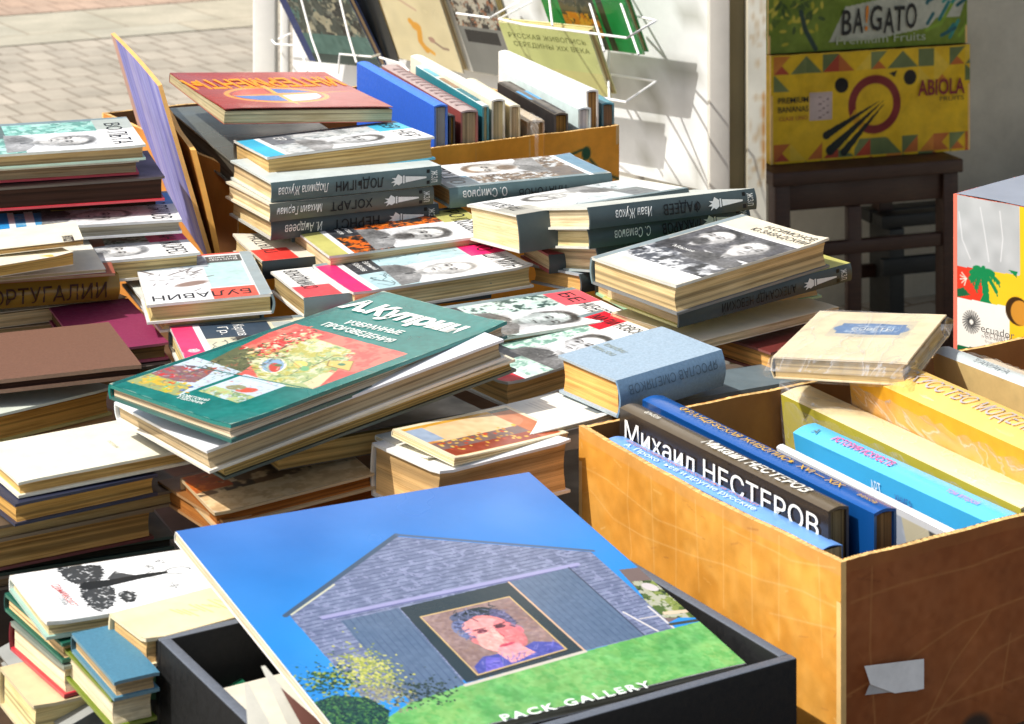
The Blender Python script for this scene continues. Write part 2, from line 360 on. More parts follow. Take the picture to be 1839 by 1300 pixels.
def portrait(A, cx, cy, sc, seed, skin=(214, 212, 208), hair=(60, 58, 56), bald=False, beard=False, coat=(92, 92, 92), bgc=None):
    """an invented face drawn in half-tones; head up = +y; sc ~ head half height"""
    r = random.Random(seed); X0, Y0 = A.X, A.Y; an = math.radians(r.uniform(-9, 9)); u, v = X0 - cx, Y0 - cy
    A.X = cx + u * math.cos(an) + v * math.sin(an); A.Y = cy - u * math.sin(an) + v * math.cos(an)
    K = lambda f: tuple(q * f for q in skin); tr = r.choice((-1, 1)) * r.uniform(.08, .2) * sc; E = lambda x, y, a, b, c, **k: A.ell(cx + x * sc, cy + y * sc, a * sc, b * sc, c, **k)
    box = (abs(A.X - cx) < 1.5 * sc) & (abs(A.Y - cy) < 2.2 * sc)
    cf = r.uniform(.7, 1.7); coat = tuple(min(q * cf, 235) for q in coat); A.poly([(cx - 1.45 * sc, cy - 2.2 * sc), (cx - 1.3 * sc, cy - 1.55 * sc), (cx - .5 * sc, cy - 1.15 * sc), (cx + .5 * sc, cy - 1.15 * sc), (cx + 1.3 * sc, cy - 1.5 * sc), (cx + 1.45 * sc, cy - 2.2 * sc)], coat); E(-.6, -1.7, .5, .5, tuple(q * .7 for q in coat), soft=.5, op=.7); E(.5, -1.6, .4, .5, tuple(min(q * 1.35, 255) for q in coat), soft=.6, op=.6)
    A.poly([(cx - .22 * sc, cy - 1.05 * sc), (cx + .24 * sc, cy - 1.05 * sc), (cx + .02 * sc, cy - 1.5 * sc)], (226, 226, 224)); A.line([(cx, cy - 1.2 * sc), (cx + .03 * sc, cy - 1.6 * sc)], .12 * sc, (60, 60, 62))
    E(0, -.82, .32, .42, K(.80), soft=.15); E(.16, -.9, .2, .35, K(.55), soft=.4, op=.7)
    if not bald:
        E(0, .26, .80, .84, hair, soft=.12); E(.1 * (1 if tr > 0 else -1), .7, .62, .42, hair, soft=.2); E(-.35, .8, .35, .2, tuple(min(q * 1.8, 235) for q in hair), soft=.7, op=.6)
    else: E(0, .08, .74, .98, K(.62), soft=.08)
    E(-.72, -.08, .10, .2, K(.72), soft=.2); E(.72, -.08, .10, .2, K(.6), soft=.2)
    E(0, .04, .66, .80, skin, soft=.07); E(0, -.42, .50, .50, skin, soft=.1); E(.02, -.62, .34, .32, K(.97), soft=.15)
    E(.46, -.1, .30, .74, K(.62), op=.65, soft=.6); E(-.5, -.3, .16, .4, K(.75), op=.5, soft=.7); E(-.1, .52, .36, .22, tuple(min(q * 1.1, 250) for q in skin), op=.8, soft=.7)
    dk = (52, 49, 48); ox = tr / sc
    for q in (-1, 1):
        E(ox + q * .27, .08, .20, .12, K(.66), soft=.6, op=.8); E(ox + q * .27, .06, .11, .05, dk, soft=.5, op=.9); E(ox + q * .25, .055, .035, .045, (20, 20, 20), soft=.4)
        A.line([(cx + tr + q * .13 * sc, cy + .21 * sc), (cx + tr + q * .30 * sc, cy + .27 * sc), (cx + tr + q * .44 * sc, cy + .20 * sc)], .07 * sc, dk, .75)
        A.line([(cx + tr + q * .17 * sc, cy - .26 * sc), (cx + tr + q * .30 * sc, cy - .46 * sc)], .04 * sc, K(.55), .6)
    A.line([(cx + tr * 1.2, cy + .12 * sc), (cx + tr * 1.5 + .05 * sc, cy - .2 * sc), (cx + tr * 1.5 - .05 * sc, cy - .27 * sc)], .06 * sc, K(.5), .6); E(ox * 1.4, -.27, .13, .06, K(.6), soft=.6, op=.8)
    A.line([(cx + tr - .17 * sc, cy - .50 * sc), (cx + tr, cy - .485 * sc), (cx + tr + .17 * sc, cy - .51 * sc)], .055 * sc, dk, .8); E(ox, -.58, .14, .04, K(.66), soft=.6, op=.7)
    if beard or r.random() < .25: E(ox * .6, -.72, .44, .36, hair, op=.85, soft=.3); A.line([(cx + tr - .24 * sc, cy - .41 * sc), (cx + tr, cy - .36 * sc), (cx + tr + .24 * sc, cy - .42 * sc)], .09 * sc, hair, .9)
    A.X, A.Y = X0, Y0
    for i in range(34):   # pen strokes through hair and coat
        x, y = cx + r.gauss(0, .6) * sc, cy + (r.uniform(.45, 1.0) if i % 2 and not bald else r.uniform(-2.1, -1.3)) * sc
        A.line([(x, y), (x + r.uniform(-.2, .2) * sc, y + r.uniform(-.2, .2) * sc)], .7, r.choice([(40, 40, 40), (170, 170, 168), (110, 110, 110)]), .6)
    A.tint(box, 16, 1.8, seed + 11); A.tint(box, 12, 6, seed + 12)
    return A

def series_cover(W, L, seed, band=(238, 40, 110), panel=(175, 205, 210), strip=(120, 140, 145), dark=(50, 52, 56), band_top=True, wash=None, **k):
    """biography-series cover: spine strip, colour band at foot, dark author block, picture panel, portrait, title row at head"""
    w_, h_ = W * 1000, L * 1000; A = Art(w_, h_, .75, (232, 233, 232)); f = h_ / 207.
    sp = w_ * .075
    A.tint(np.ones_like(A.X), 5, 30, seed)
    A.rect(0, 0, w_, 22 * f, band); 
    A.rect(sp, 29 * f, w_ * .5, 62 * f, dark); A.speckle((A.X > sp) & (A.X < w_ * .5) & (A.Y > 29 * f) & (A.Y < 62 * f), [(90, 90, 95)], 5, seed + 3, .62, .7)
    A.rect(w_ * .5, 29 * f, w_, 78 * f, panel); A.rect(sp, 62 * f, w_ * .42, 165 * f, panel)
    mk = ((A.X > w_ * .5) & (A.Y > 29 * f) & (A.Y < 78 * f)) | ((A.X > sp) & (A.X < w_ * .42) & (A.Y > 62 * f) & (A.Y < 165 * f))
    A.tint(mk, 9, 8, seed + 1)
    if wash:
        for i, c in enumerate(wash): A.speckle(mk, [c], 9 - 2 * i, seed + 31 + i, .52 + .03 * i, .95)
    else:
        for i in range(9):
            r = random.Random(seed * 31 + i); x0, y0 = r.uniform(w_ * .52, w_ * .9), r.uniform(34, 70) * f
            pts = [(x0, y0)]
            for q in range(5): x0 += r.uniform(-9, 9); y0 += r.uniform(-6, 6); pts.append((min(max(x0, w_ * .52), w_ - 2), min(max(y0, 31 * f), 76 * f)))
            A.line(pts, 1.1, (50, 62, 66), .8)
        for i in range(5):
            r = random.Random(seed * 77 + i); x0, y0 = r.uniform(sp + 3, w_ * .36), r.uniform(70, 155) * f
            A.line([(x0, y0), (x0 + r.uniform(-8, 8), y0 + r.uniform(5, 16)), (x0 + r.uniform(-8, 8), y0 + r.uniform(8, 20))], 1, (60, 70, 75), .7)
    A.rect(w_ * .42, 78 * f, w_, 165 * f, (226, 227, 228)); A.tint((A.X > w_ * .42) & (A.Y > 78 * f) & (A.Y < 165 * f), 12, 26, seed + 2)
    portrait(A, w_ * .70, 124 * f, 30 * f, seed, **k)
    A.tint((A.X > w_ * .42) & (A.Y > 60 * f) & (A.Y < 165 * f), 9, 2, seed + 4)
    A.rect(0, 165 * f, w_, h_, (236, 236, 234))
    if band_top: A.rect(sp, 165 * f, w_ * .46, h_, band)
    A.rect(0, 0, sp, h_, strip)
    return A

# ------------------------------------------------------------------ the book builder
def pose_matrix(p, T):
    x, y, z, ya, a, b = p[:6]
    R = Matrix.Rotation(math.radians(ya), 4, 'Z') @ Matrix.Rotation(math.radians(a), 4, 'X') @ Matrix.Rotation(math.radians(b), 4, 'Y')
    W, L = p[7], p[6]
    o = Vector((x, y, z)) + (R.to_3x3() @ Vector((-W / 2, -L / 2, -T)))
    return Matrix.Translation(o) @ R
def slab(mb, x0, x1, y0, y1, z0, z1, col, warp, nx=8, ny=10, wear=0., seed=1):
    """thin board following the warp; worn lighter edges"""
    xs = np.linspace(x0, x1, nx); ys = np.linspace(y0, y1, ny)
    P = lambda z: np.array([[(x, y, z + warp(x, y)) for x in xs] for y in ys])
    r = random.Random(seed)
    Cc = np.ones((ny, nx, 3)) * np.array(col, float)
    mb.grid(P(z1), Cc); mb.grid(P(z0)[:, ::-1], Cc[:, ::-1])
    a, b = P(z0), P(z1)
    ec = np.array(col, float) * (1 - wear) + np.array((215, 205, 185.)) * wear
    for A0, B0 in ((a[0], b[0]), (b[-1], a[-1]), (b[:, 0], a[:, 0]), (a[:, -1], b[:, -1])):
        mb.grid(np.stack([A0, B0]), ec)
def book(name, label, pose, T=None, cover=(120, 120, 120), page=(226, 206, 165), spine=None, board=.0024, hard=True, art=None, artres=None,
         mat=None, pages_mat=None, warp=None, inset=.003, title=(), spine_text=(), torch=None, M=None, L=None, W=None, back=None, wear=.25,
         curl=0., group=None, parts=True, artlabel=None, sag=0., cat='book', wrap=False, gap=0., spbulge=.25, edge_col=None):
    """local frame: x spine->fore edge, y foot->head, z up; front cover on top"""
    if pose is not None:
        p = POSES[pose] if isinstance(pose, str) else pose
        L, W = p[6], p[7]; T = T or p[8]; M = pose_matrix(p, T)
    if name == 'biography_book': group = group or 'books of one portrait biography series'
    root = empty(name, M, label, cat, group)
    sd = abs(hash_(label)) % 1000
    rr = random.Random(sd)
    mat = mat or M_PRINT
    bt = board if hard else .0006
    ins = inset if hard else .0005
    spine = spine or cover; back = back or cover
    c1 = curl + rr.uniform(-.0006, .0010); c2 = rr.uniform(-.0006, .0006)
    ck = [rr.uniform(0, .0022) if hard else rr.uniform(0, .004) for _ in range(2)]
    def wt(x, y):
        u = np.maximum(x, 0) / W; v = np.asarray(y) / L
        z = (c1 + gap) * u ** 2 + c2 * np.sin(3.1 * v + sd) * u
        for k_, vv in ((ck[0], v), (ck[1], 1 - v)): z = z + k_ * np.clip((u - .86) / .14, 0, 1) * np.clip((.1 - vv) / .1, 0, 1) * (1 if sd % 2 else -.3)
        return z
    wb = lambda x, y: -0.0 * x
    # cover: boards and rounded spine in one mesh
    mb = MB()
    slab(mb, bt * .6, W, 0, L, T - bt, T, cover, wt, 15, 21, wear, sd)
    slab(mb, bt * .6, W, 0, L, 0, bt, back, wb, 2, 2, wear, sd)
    n = 9; prof = []
    for i in range(n):
        t = i / (n - 1); z = T * t; bx = -spbulge * min(T * .5, .01) * math.sin(math.pi * t) + (.0 if hard else .0)
        prof.append((bx, z))
    inner = [(x + (bt if hard else .0008), min(max(z, bt * .3), T - bt * .3)) for x, z in prof]
    ys = np.linspace(0, L, 6)
    Po = np.array([[(x, y, z) for x, z in prof] for y in ys]); Pi = np.array([[(x, y, z) for x, z in inner] for y in ys])
    mb.grid(Po, spine); mb.grid(Pi[:, ::-1], spine)
    mb.grid(np.stack([Po[0], Pi[0]]), spine); mb.grid(np.stack([Pi[-1], Po[-1]]), spine)
    if hard:   # joint between spine and board
        mb.grid(np.stack([np.array([(0, y, T) for y in ys]), np.array([(bt, y, T) for y in ys])]), cover)
    mb.build('cover', mat, root, smooth=True)
    # page block
    pt = rr.uniform(.90, 1.04); page = tuple(min(255, c * pt * q) for c, q in zip(page, (1, rr.uniform(.97, 1.01), rr.uniform(.90, 1.03))))
    pb = MB(); z0, z1 = bt, T - bt
    npz, npy = 13, 15; ff = .35 * min(T * .5, .008) if hard else 0
    zs = np.linspace(z0, z1, npz); yy = np.linspace(ins, L - ins, npy)
    fx = lambda z: (W - ins) - ff * math.sin(math.pi * (z - z0) / (z1 - z0)) 
    wv = lambda x, y, z: wt(x, y) * .6 * (z - z0) / (z1 - z0)
    jit = np.array([[rr.uniform(-.0005, .0004) for _ in zs] for _ in yy])
    xs = np.linspace(bt if hard else .0005, 1, 6)
    rowf = np.array([rr.choice((.74, .86, .95, 1., 1., 1.03, 1.05)) for _ in zs]); pc = lambda m_: np.clip(np.array(page, float)[None, None] * rowf[:, None, None] * np.ones((1, m_, 1)), 0, 255)
    def fr(i, k): return (fx(zs[k]) + jit[i, k], yy[i], zs[k] + wv(W, yy[i], zs[k]))
    pb.grid(np.array([[fr(i, k) for k in range(npz)] for i in range(npy)])[:, ::-1], pc(npy).transpose(1, 0, 2)[:, ::-1])
    sx = bt if hard else .0006
    for yv, rv in ((yy[0], 0), (yy[-1], 1)):
        G = np.array([[(sx + (fx(z) - sx) * u, yv, z + wv(sx + (W - sx) * u, yv, z)) for u in np.linspace(0, 1, 6)] for z in zs])
        pb.grid(G[::-1] if rv else G, pc(6)[::-1] if rv else pc(6))
    for zv, rv in ((z0, 1), (z1, 0)):
        G = np.array([[(sx + (fx(zv) - sx) * u, y, zv + wv(sx + (W - sx) * u, y, zv)) for u in np.linspace(0, 1, 4)] for y in (yy[0], (yy[0] + yy[-1]) / 2, yy[-1])])
        pb.grid(G[:, ::-1] if rv else G, page)
    pb.build('pages', pages_mat or M_PAGES, root, smooth=False)
    # printed front
    if art is not None:
        if wear > 0 and hard:
            dE = np.minimum(np.minimum(art.X0, art.W - art.X0), np.minimum(art.Y, art.H - art.Y)); nz = vnoise(art.X0.shape, 7 / art.res, sd)
            cE = np.hypot(np.minimum(art.X0, art.W - art.X0), np.minimum(art.Y, art.H - art.Y))
            mk = np.clip((nz * 2.2 - .4 - dE) / .8, 0, 1) * .6 + np.clip((nz * 6 + 1 - cE) / 1.5, 0, 1) * .5; mk = np.clip(mk, 0, .85)[..., None]
            art.a = art.a * (1 - mk) + np.array((214, 204, 184.)) * mk; art.a = art.a * (1 - .05 * np.clip(vnoise(art.X0.shape, 30 / art.res, sd + 1) - .5, 0, 1)[..., None] * 2)
        am = MB(); r_ = art.res
        xs = np.linspace(.0, W - .0003, art.m); ys2 = np.linspace(.0003, L - .0003, art.n)
        P = np.empty((art.n, art.m, 3)); P[..., 0] = xs[None]; P[..., 1] = ys2[:, None]
        P[..., 2] = T + .0003 + wt(P[..., 0], P[..., 1])
        am.grid(P, art.a)
        o = am.build('front_print', mat, root, smooth=True)
        if artlabel: o['label'] = artlabel
    fn = lambda u, v: (u, v, T + .0006 + wt(u, v))
    if title:
        tb = MB()
        for t in title: put_text(tb, t[0], fn, *t[1:4], **(t[4] if len(t) > 4 else {}))
        tb.build('title_lettering', M_INK, root)
    if spine_text or torch is not None:
        tb = MB()
        # spine seen upside down when the book lies face up: reading direction +y, letter tops towards -z
        def fs(u, v):
            z = T - v; t_ = min(max(z / T, 0), 1)
            return (-spbulge * min(T * .5, .01) * math.sin(math.pi * t_) - .0011, u, z)
        for t in spine_text: put_text(tb, t[0], fs, *t[1:4], **(t[4] if len(t) > 4 else {}))
        if torch is not None:
            y0, c, hz = torch, (225, 228, 225), T
            def P2(pts): tb.face([fs(y0 + a * .001, T * b) for a, b in pts], c)
            P2([(0, .46), (0, .54), (26, .66), (26, .34)]); P2([(27, .30), (27, .70), (29, .70), (29, .30)])
            P2([(30, .35), (30, .65), (34, .78), (37, .70), (41, .82), (39, .62), (44, .6), (39, .48), (43, .36), (38, .38), (35, .2)])
            tb.face([fs(y0 - .005, T * .12), fs(y0 - .005, T * .88), fs(y0 - .001, T * .88), fs(y0 - .001, T * .12)], (12, 14, 14))
            put_text(tb, 'ЖЗЛ', fs, y0 - .0065, T * .2, .0075, T * .6, (222, 224, 220), rot=90)
        tb.build('spine_lettering', M_INK, root)
    if wrap: plastic(root, W, L, T)
    return root
def hash_(s):
    h = 7
    for ch in s: h = (h * 131 + ord(ch)) % 1000003
    return h
def plastic(root, W, L, T, pad=.003, flap=.02):
    """loose clear wrap: a wrinkled skin round the book with a crumpled flap at each end"""
    mb = MB(); r = random.Random(int(W * 9999)); n = 26; m = 30
    prof = []
    for i in range(n):
        t = i / n * 2 * math.pi; c, s_ = math.cos(t), math.sin(t)
        x = W / 2 + (W / 2 + pad) * math.copysign(abs(c) ** .35, c); z = T / 2 + (T / 2 + pad * .5) * math.copysign(abs(s_) ** .35, s_)
        prof.append((x, z))
    prof.append(prof[0])
    G = []
    ysv = np.linspace(-flap, L + flap, m)
    for j, y in enumerate(ysv):
        out = max(0, -y, y - L) / flap; sq = 1 - .8 * out
        row = []
        for i, (x, z) in enumerate(prof):
            k = i % n; q = random.Random(k * 131 + j)
            w_ = q.uniform(-.0005, .0022) if T > 0 else 0
            nx = (x - W / 2); nz = (z - T / 2)
            row.append((W / 2 + nx * (1 + w_ / W), y, T / 2 + nz * sq + math.copysign(w_, nz) * .6))
        G.append(row)
    mb.grid(np.array(G), (240, 240, 240)); mb.build('plastic_wrap', M_WRAP, root, smooth=True)

# ------------------------------------------------------------------ the setting
A31 = math.radians(31)
E1 = Vector((math.cos(A31), math.sin(A31), 0)); E2 = Vector((-math.sin(A31), math.cos(A31), 0)); EZ = Vector((0, 0, 1))
def paver_mat(name, bw, rh, c1, c2, mortar, ang, off=.5):
    m, nt, b = newmat(name, .85, .25)
    tc = N(nt, 'ShaderNodeTexCoord'); mp = N(nt, 'ShaderNodeMapping'); mp.inputs['Rotation'].default_value = (0, 0, -ang)
    nt.links.new(tc.outputs['Object'], mp.inputs[0])
    br = N(nt, 'ShaderNodeTexBrick'); br.offset = off; nt.links.new(mp.outputs[0], br.inputs['Vector'])
    for k, v in (('Scale', 1), ('Mortar Size', .006), ('Mortar Smooth', .3), ('Brick Width', bw), ('Row Height', rh), ('Bias', 0)): br.inputs[k].default_value = v
    br.inputs['Color1'].default_value = (*lin(c1), 1); br.inputs['Color2'].default_value = (*lin(c2), 1); br.inputs['Mortar'].default_value = (*lin(mortar), 1)
    n = noise(nt, 3.5, 6, .65); c = ramp(nt, n, [(.3, (.78, .78, .76)), (.7, (1.12, 1.1, 1.08))])
    n2 = noise(nt, 140, 3); cc = ramp(nt, n2, [(.35, (.88,) * 3), (.65, (1.06,) * 3)])
    nt.links.new(mixcol(nt, mixcol(nt, br.outputs[0], c, 1.), cc, 1.), b.inputs['Base Color'])
    bump(nt, b, br.outputs['Fac'], -.6, .004); return m
def plain_mat(name, col, rough=.8, ns=8, lo=.75, hi=1.15, bs=.3, bd=.004, spec=.3):
    m, nt, b = newmat(name, rough, spec); n = noise(nt, ns, 8, .7); c = ramp(nt, n, [(.3, (lo,) * 3), (.7, (hi,) * 3)])
    nt.links.new(mixcol(nt, (*lin(col), 1), c, 1.), b.inputs['Base Color']); bump(nt, b, n, bs, bd); return m
def sheet(name, pts, m):
    me = bpy.data.meshes.new(name); me.from_pydata([tuple(p_) for p_ in pts], [], [tuple(range(len(pts)))]); me.materials.append(m)
    o = bpy.data.objects.new(name, me); COL.objects.link(o); return tag(o, None, None, kind='structure')
sheet('pavement', [(-60, -20, 0), (60, -20, 0), (60, 100, 0), (-60, 100, 0)], paver_mat('block_paving', .118, .22, (180, 172, 158), (168, 161, 148), (132, 122, 108), A31))
a0, b0 = Vector((*(-2.1720,9.4488), .004)), Vector((*(-1.1061,10.0671), .004)); a1 = Vector((*(-2.3739,10.3270), .004))
d = (b0 - a0).normalized(); nrm = Vector((-d.y, d.x, 0)); wd_ = (a1 - a0).dot(nrm)
sheet('slab_strip', [a0 - d * 6, a0 + d * 12, a0 + d * 12 + nrm * wd_, a0 - d * 6 + nrm * wd_], paver_mat('slab_paving', .46, wd_ / 1.0, (184, 176, 156), (176, 172, 156), (150, 138, 120), A31))
r0 = a0 + nrm * (wd_ + .02)
sheet('red_paving', [r0 - d * 6, r0 + d * 12, r0 + d * 12 + nrm * .9, r0 - d * 6 + nrm * .9], paver_mat('red_paving', .118, .22, (188, 162, 142), (178, 156, 138), (150, 128, 112), A31))

M_CONC = plain_mat('stained_concrete', (226, 222, 208), .85, 3.2, .72, 1.15, .4, .006)
def slabwall(name, a, b, z0, z1, th, m, label, cat):
    a = Vector(a); b = Vector(b); u = (b - a).normalized(); n = Vector((-u.y, u.x)); mb = MB()
    M = Matrix(((u.x, n.x, 0, a.x), (u.y, n.y, 0, a.y), (0, 0, 1, 0), (0, 0, 0, 1)))
    mb.box(0, (b - a).length, 0, th, z0, z1, (150, 145, 130), M); o = mb.build(name, m); return tag(o, label, cat)
slabwall('concrete_wall', (.40, 5.30), (4.4, 6.9), 0, 2.6, .2, M_CONC, 'stained grey concrete wall in shade behind the fruit boxes', 'wall')
aw = MB(); aw.box(-1.25, .70, 4.15, 9, 2.34, 2.37, (70, 68, 62)); aw.box(.70, 6.5, 3.9, 9, 2.34, 2.37, (70, 68, 62)); o = aw.build('awning', M_PAINT); tag(o, 'flat awning overhead that shades the concrete wall and stool', 'awning')  # out of view; widened and kept dark to block sky light over the stool

# tables
def table(name, x0, x1, y0, y1, label):
    r = empty(name, (x0, y0, 0), label, 'table'); w_, d_ = x1 - x0, y1 - y0
    mb = MB(); mb.box(0, w_, 0, d_, .675, .70, (74, 56, 40)); mb.build('tabletop', M_WOOD, r, bevel=.002)
    for q in ((.03, .05), (d_ - .05, d_ - .03)): mb = MB(); mb.box(.05, w_ - .05, q[0], q[1], .60, .675, (66, 48, 34)); mb.build('apron', M_WOOD, r)
    for x in (.04, w_ - .09):
        for y in (.06, d_ - .11):
            mb = MB(); mb.box(x, x + .05, y, y + .05, 0, .66, (60, 44, 32)); mb.build('leg', M_WOOD, r)
    return r
table('stall_table', -1.0, .20, 1.05, 3.30, 'dark wooden stall table under the main piles of books')
table('stall_table', .206, 1.05, 1.05, 2.66, 'dark wooden stall table under the cardboard box at the right')

# kiosk side panel with its posts
PC = Vector((.31, 3.486, 0)); PD = Vector((-.667, .745, 0)); PN = Vector((-.745, -.667, 0))
def pmat(off=0): return Matrix(((PD.x, PN.x, 0, PC.x), (PD.y, PN.y, 0, PC.y), (0, 0, 1, 0), (0, 0, 0, 1)))
kr = empty('kiosk_side', (0, 0, 0), 'white painted kiosk side panel with rust stained corner post', 'kiosk')
mb = MB(); G = []
xs = np.linspace(.0, 1.10, 40); zs = np.linspace(.72, 2.2, 50)
P = np.array([[tuple(pmat() @ Vector((x, .0015 * math.sin(x * 9) * math.sin(z * 7), z))) for x in xs] for z in zs])
Cc = np.ones((50, 40, 3)) * (216, 217, 216); rr = np.random.default_rng(3)
for i in range(90):
    a_, b_ = rr.integers(0, 24), rr.integers(0, 18); Cc[a_, b_] = (178, 178, 172)
for i in range(26):
    a_ = rr.integers(0, 40); b_ = rr.integers(2, 22); Cc[b_:b_ + rr.integers(2, 9), a_] -= rr.uniform(4, 16)
mb.grid(P, Cc); mb.box(0, 1.10, -.03, -.004, .72, 2.2, (216, 217, 216), pmat()); mb.build('panel', M_PAINT, kr, smooth=False)
mb = MB(); mb.box(-.005, 1.12, .002, .10, .690, .716, (214, 212, 204), pmat()); mb.box(0, 1.12, -.03, .0, 0, .69, (200, 198, 190), pmat()); mb.build('ledge', M_PAINT, kr, bevel=.003)
mb = MB()
pts = []
mb.box(.306, .338, 3.455, 3.60, 0, 2.3, (206, 202, 192)); mb.box(.338, .364, 3.49, 3.60, 0, 2.3, (150, 138, 104)); mb.build('corner_post', M_PAINT, kr, bevel=.002)
mb = MB(); A = Art(28, 2300, 4., (206, 204, 190)); A.tint(np.ones_like(A.X), 16, 40, 5)
for i in range(60):
    r = random.Random(i * 5 + 3); (A.ell(24, 760 + i * 9, 3, 7, (176, 116, 40), soft=.5, op=.8) if i < 14 and i % 3 else None); A.ell(r.uniform(0, 28), r.uniform(700, 1300), r.uniform(1, 4), r.uniform(2, 9), (168, 136, 92), soft=.5, op=.45)
P = np.stack([.3645 + A.X / 1000, np.full_like(A.X, 3.44), A.Y / 1000], -1); mb.grid(P, A.a); mb.box(.3645, .3925, 3.4405, 3.60, 0, 2.3, (196, 190, 170)); mb.build('rusty_strip', M_PAINT, kr)
for t_, wd in ((1.19, .045), (1.125, .018)):
    mb = MB(); c = PC + PD * t_; mb.box(c.x - wd / 2, c.x + wd / 2, c.y - wd / 2, c.y + wd / 2, 0, 2.3, (232, 231, 226)); mb.build('post', M_PAINT, kr, bevel=.004)

# wire rack on the panel
wr = empty('wire_rack', (0, 3.7, .72), 'white wire display rack of basket pockets on the kiosk panel', 'display rack')
WH = (240, 240, 238)
WM = Matrix.Translation((0, -3.7, -.72))
def wires(polys, r=.0019):
    for pl in polys:
        mb = MB(); mb.tube(pl, r, WH, 7); mb.build('basket_wire', M_PAINT, wr, smooth=True, M=WM)
wires([[(0.0333,3.7501,0.9815), (-0.0212,3.6161,0.9720), (0.0180,3.5123,0.9784), (0.1717,3.3257,0.9862), (0.2174,3.3645,1.0063), (0.1891,3.5761,0.9850)], [(0.0563,3.7244,1.0438),(0.0630,3.4770,0.9819)],[(0.1068,3.6680,1.0598),(0.1397,3.3764,0.9581)], [(0.1498,3.6200,1.0747),(0.1889,3.3214,0.9619)]])
wires([[(0.1469,3.6382,0.8806), (0.2274,3.5183,0.8878), (0.1708,3.3567,0.8849), (0.0863,3.4360,0.8858), (0.0354,3.4929,0.8887)], [(0.1590,3.6246,0.9382),(0.1558,3.6132,0.8876),(0.1476,3.3826,0.8861)]])
wires([[(-0.4645,4.3061,0.8304), (-0.4361,4.1095,0.8538), (-0.3839,4.0362,0.8623), (-0.3647,3.9698,0.8271)], [(-0.4499,4.2898,0.8351),(-0.4217,4.2433,0.8529)], [(-0.3049,3.9030,0.8345), (-0.3030,3.9158,0.8666), (-0.2440,3.8649,0.8700), (-0.2323,3.9118,0.8673)], [(-0.2304,3.8797,0.8666), (-0.1897,3.8043,0.8685), (-0.1747,3.7875,0.8580)]])
wires([[(-0.0138,3.8027,0.9866), (0.0095,3.6118,1.0007), (-0.0356,3.6021,0.9759), (-0.0911,3.6642,0.9742)], [(-0.3857,4.0232,0.9669),(-0.3574,3.9766,0.8836),(-0.3362,3.9379,0.8404)], [(-0.3086,3.9370,0.9783),(-0.2870,3.8979,0.9056),(-0.2700,3.8640,0.8605)]])

def rack_book(key, label, cover, art=None, texts=(), T=.012):
    o_, r_, u_, w_, h_ = RACK[key]; r_ = Vector(r_); u_ = Vector(u_); n = r_.cross(u_)
    M = Matrix(((r_.x, u_.x, n.x, o_[0]), (r_.y, u_.y, n.y, o_[1]), (r_.z, u_.z, n.z, o_[2]), (0, 0, 0, 1))) @ Matrix.Translation((0, 0, -T))
    return book('rack_book', label, None, T=T, cover=cover, M=M, L=h_, W=w_, art=art(w_ * 1000, h_ * 1000) if art else None, title=[(t[0], t[1] * w_, t[2] * h_, t[3] * h_, dict(wdt=t[4] * w_, col=t[5], spacing=1.05)) for t in texts], mat=M_GLOSS)
def a_r1(w_, h_):
    A = Art(w_, h_, 2, (70, 110, 104)); al = np.ones_like(A.X, bool)
    A.speckle(A.Y > h_ * .3, [(38, 46, 44), (120, 124, 112), (24, 30, 30), (168, 164, 140), (60, 70, 64)], 16, 3, .52); A.tint(al, 12, 10, 4)
    A.rect(0, 0, w_ * .10, h_, (30, 52, 112)); A.rect(w_ * .1, 0, w_, h_ * .10, (34, 60, 58)); return A
def a_r2(w_, h_):
    A = Art(w_, h_, 2, (222, 210, 168)); A.tint(np.ones_like(A.X), 6, 30, 1)
    A.line([(w_ * .40, h_ * .40), (w_ * .50, h_ * .33), (w_ * .46, h_ * .22), (w_ * .52, h_ * .15)], 13, (222, 160, 54)); A.ell(w_ * .47, h_ * .36, 13, 9, (222, 160, 54)); A.line([(w_ * .5, h_ * .18), (w_ * .62, h_ * .13)], 8, (226, 166, 60))
    A.line([(w_ * .62, h_ * .27), (w_ * .8, h_ * .2), (w_ * .88, h_ * .2)], 5, (150, 128, 110)); A.ell(w_ * .66, h_ * .26, 8, 6, (176, 140, 120))
    A.line([(w_ * .3, h_ * .6), (w_ * .55, h_ * .52)], 5, (190, 150, 130), .6); return A
def a_r3(w_, h_):
    A = Art(w_, h_, 2, (122, 124, 120)); A.speckle(A.Y > h_ * .5, [(80, 74, 66), (150, 100, 70), (44, 42, 40), (180, 176, 160)], 12, 8, .5)
    A.rect(w_ * .2, h_ * .34, w_ * .86, h_ * .47, (34, 36, 38)); A.rect(0, 0, w_ * .1, h_, (190, 190, 184)); return A
def a_r4(w_, h_):
    A = Art(w_, h_, 2, (196, 204, 132)); A.tint(np.ones_like(A.X), 7, 40, 2); A.rect(0, 0, w_, h_ * .35, (206, 196, 128), .6); return A
def a_r5(w_, h_):
    A = Art(w_, h_, 2, (30, 138, 66)); A.rect(w_ * .2, 0, w_ * .62, h_, (70, 74, 62)); mk = (A.X > w_ * .2) & (A.X < w_ * .62)
    A.speckle(mk, [(104, 104, 88), (52, 60, 50), (90, 84, 60)], 14, 5, .52); A.speckle(mk & (A.Y > h_ * .12) & (A.Y < h_ * .34), [(210, 160, 50), (200, 130, 40)], 10, 15, .5)
    A.rect(w_ * .66, 0, w_ * .72, h_, (52, 60, 40)); A.tint(np.ones_like(A.X), 7, 12, 3); return A
rack_book('r1', 'large dark green photo album with blue edge in the left pocket of the wire rack', (30, 52, 112), a_r1)
rack_book('r15', 'narrow black book between the green album and the cream book in the wire rack', (34, 38, 40))
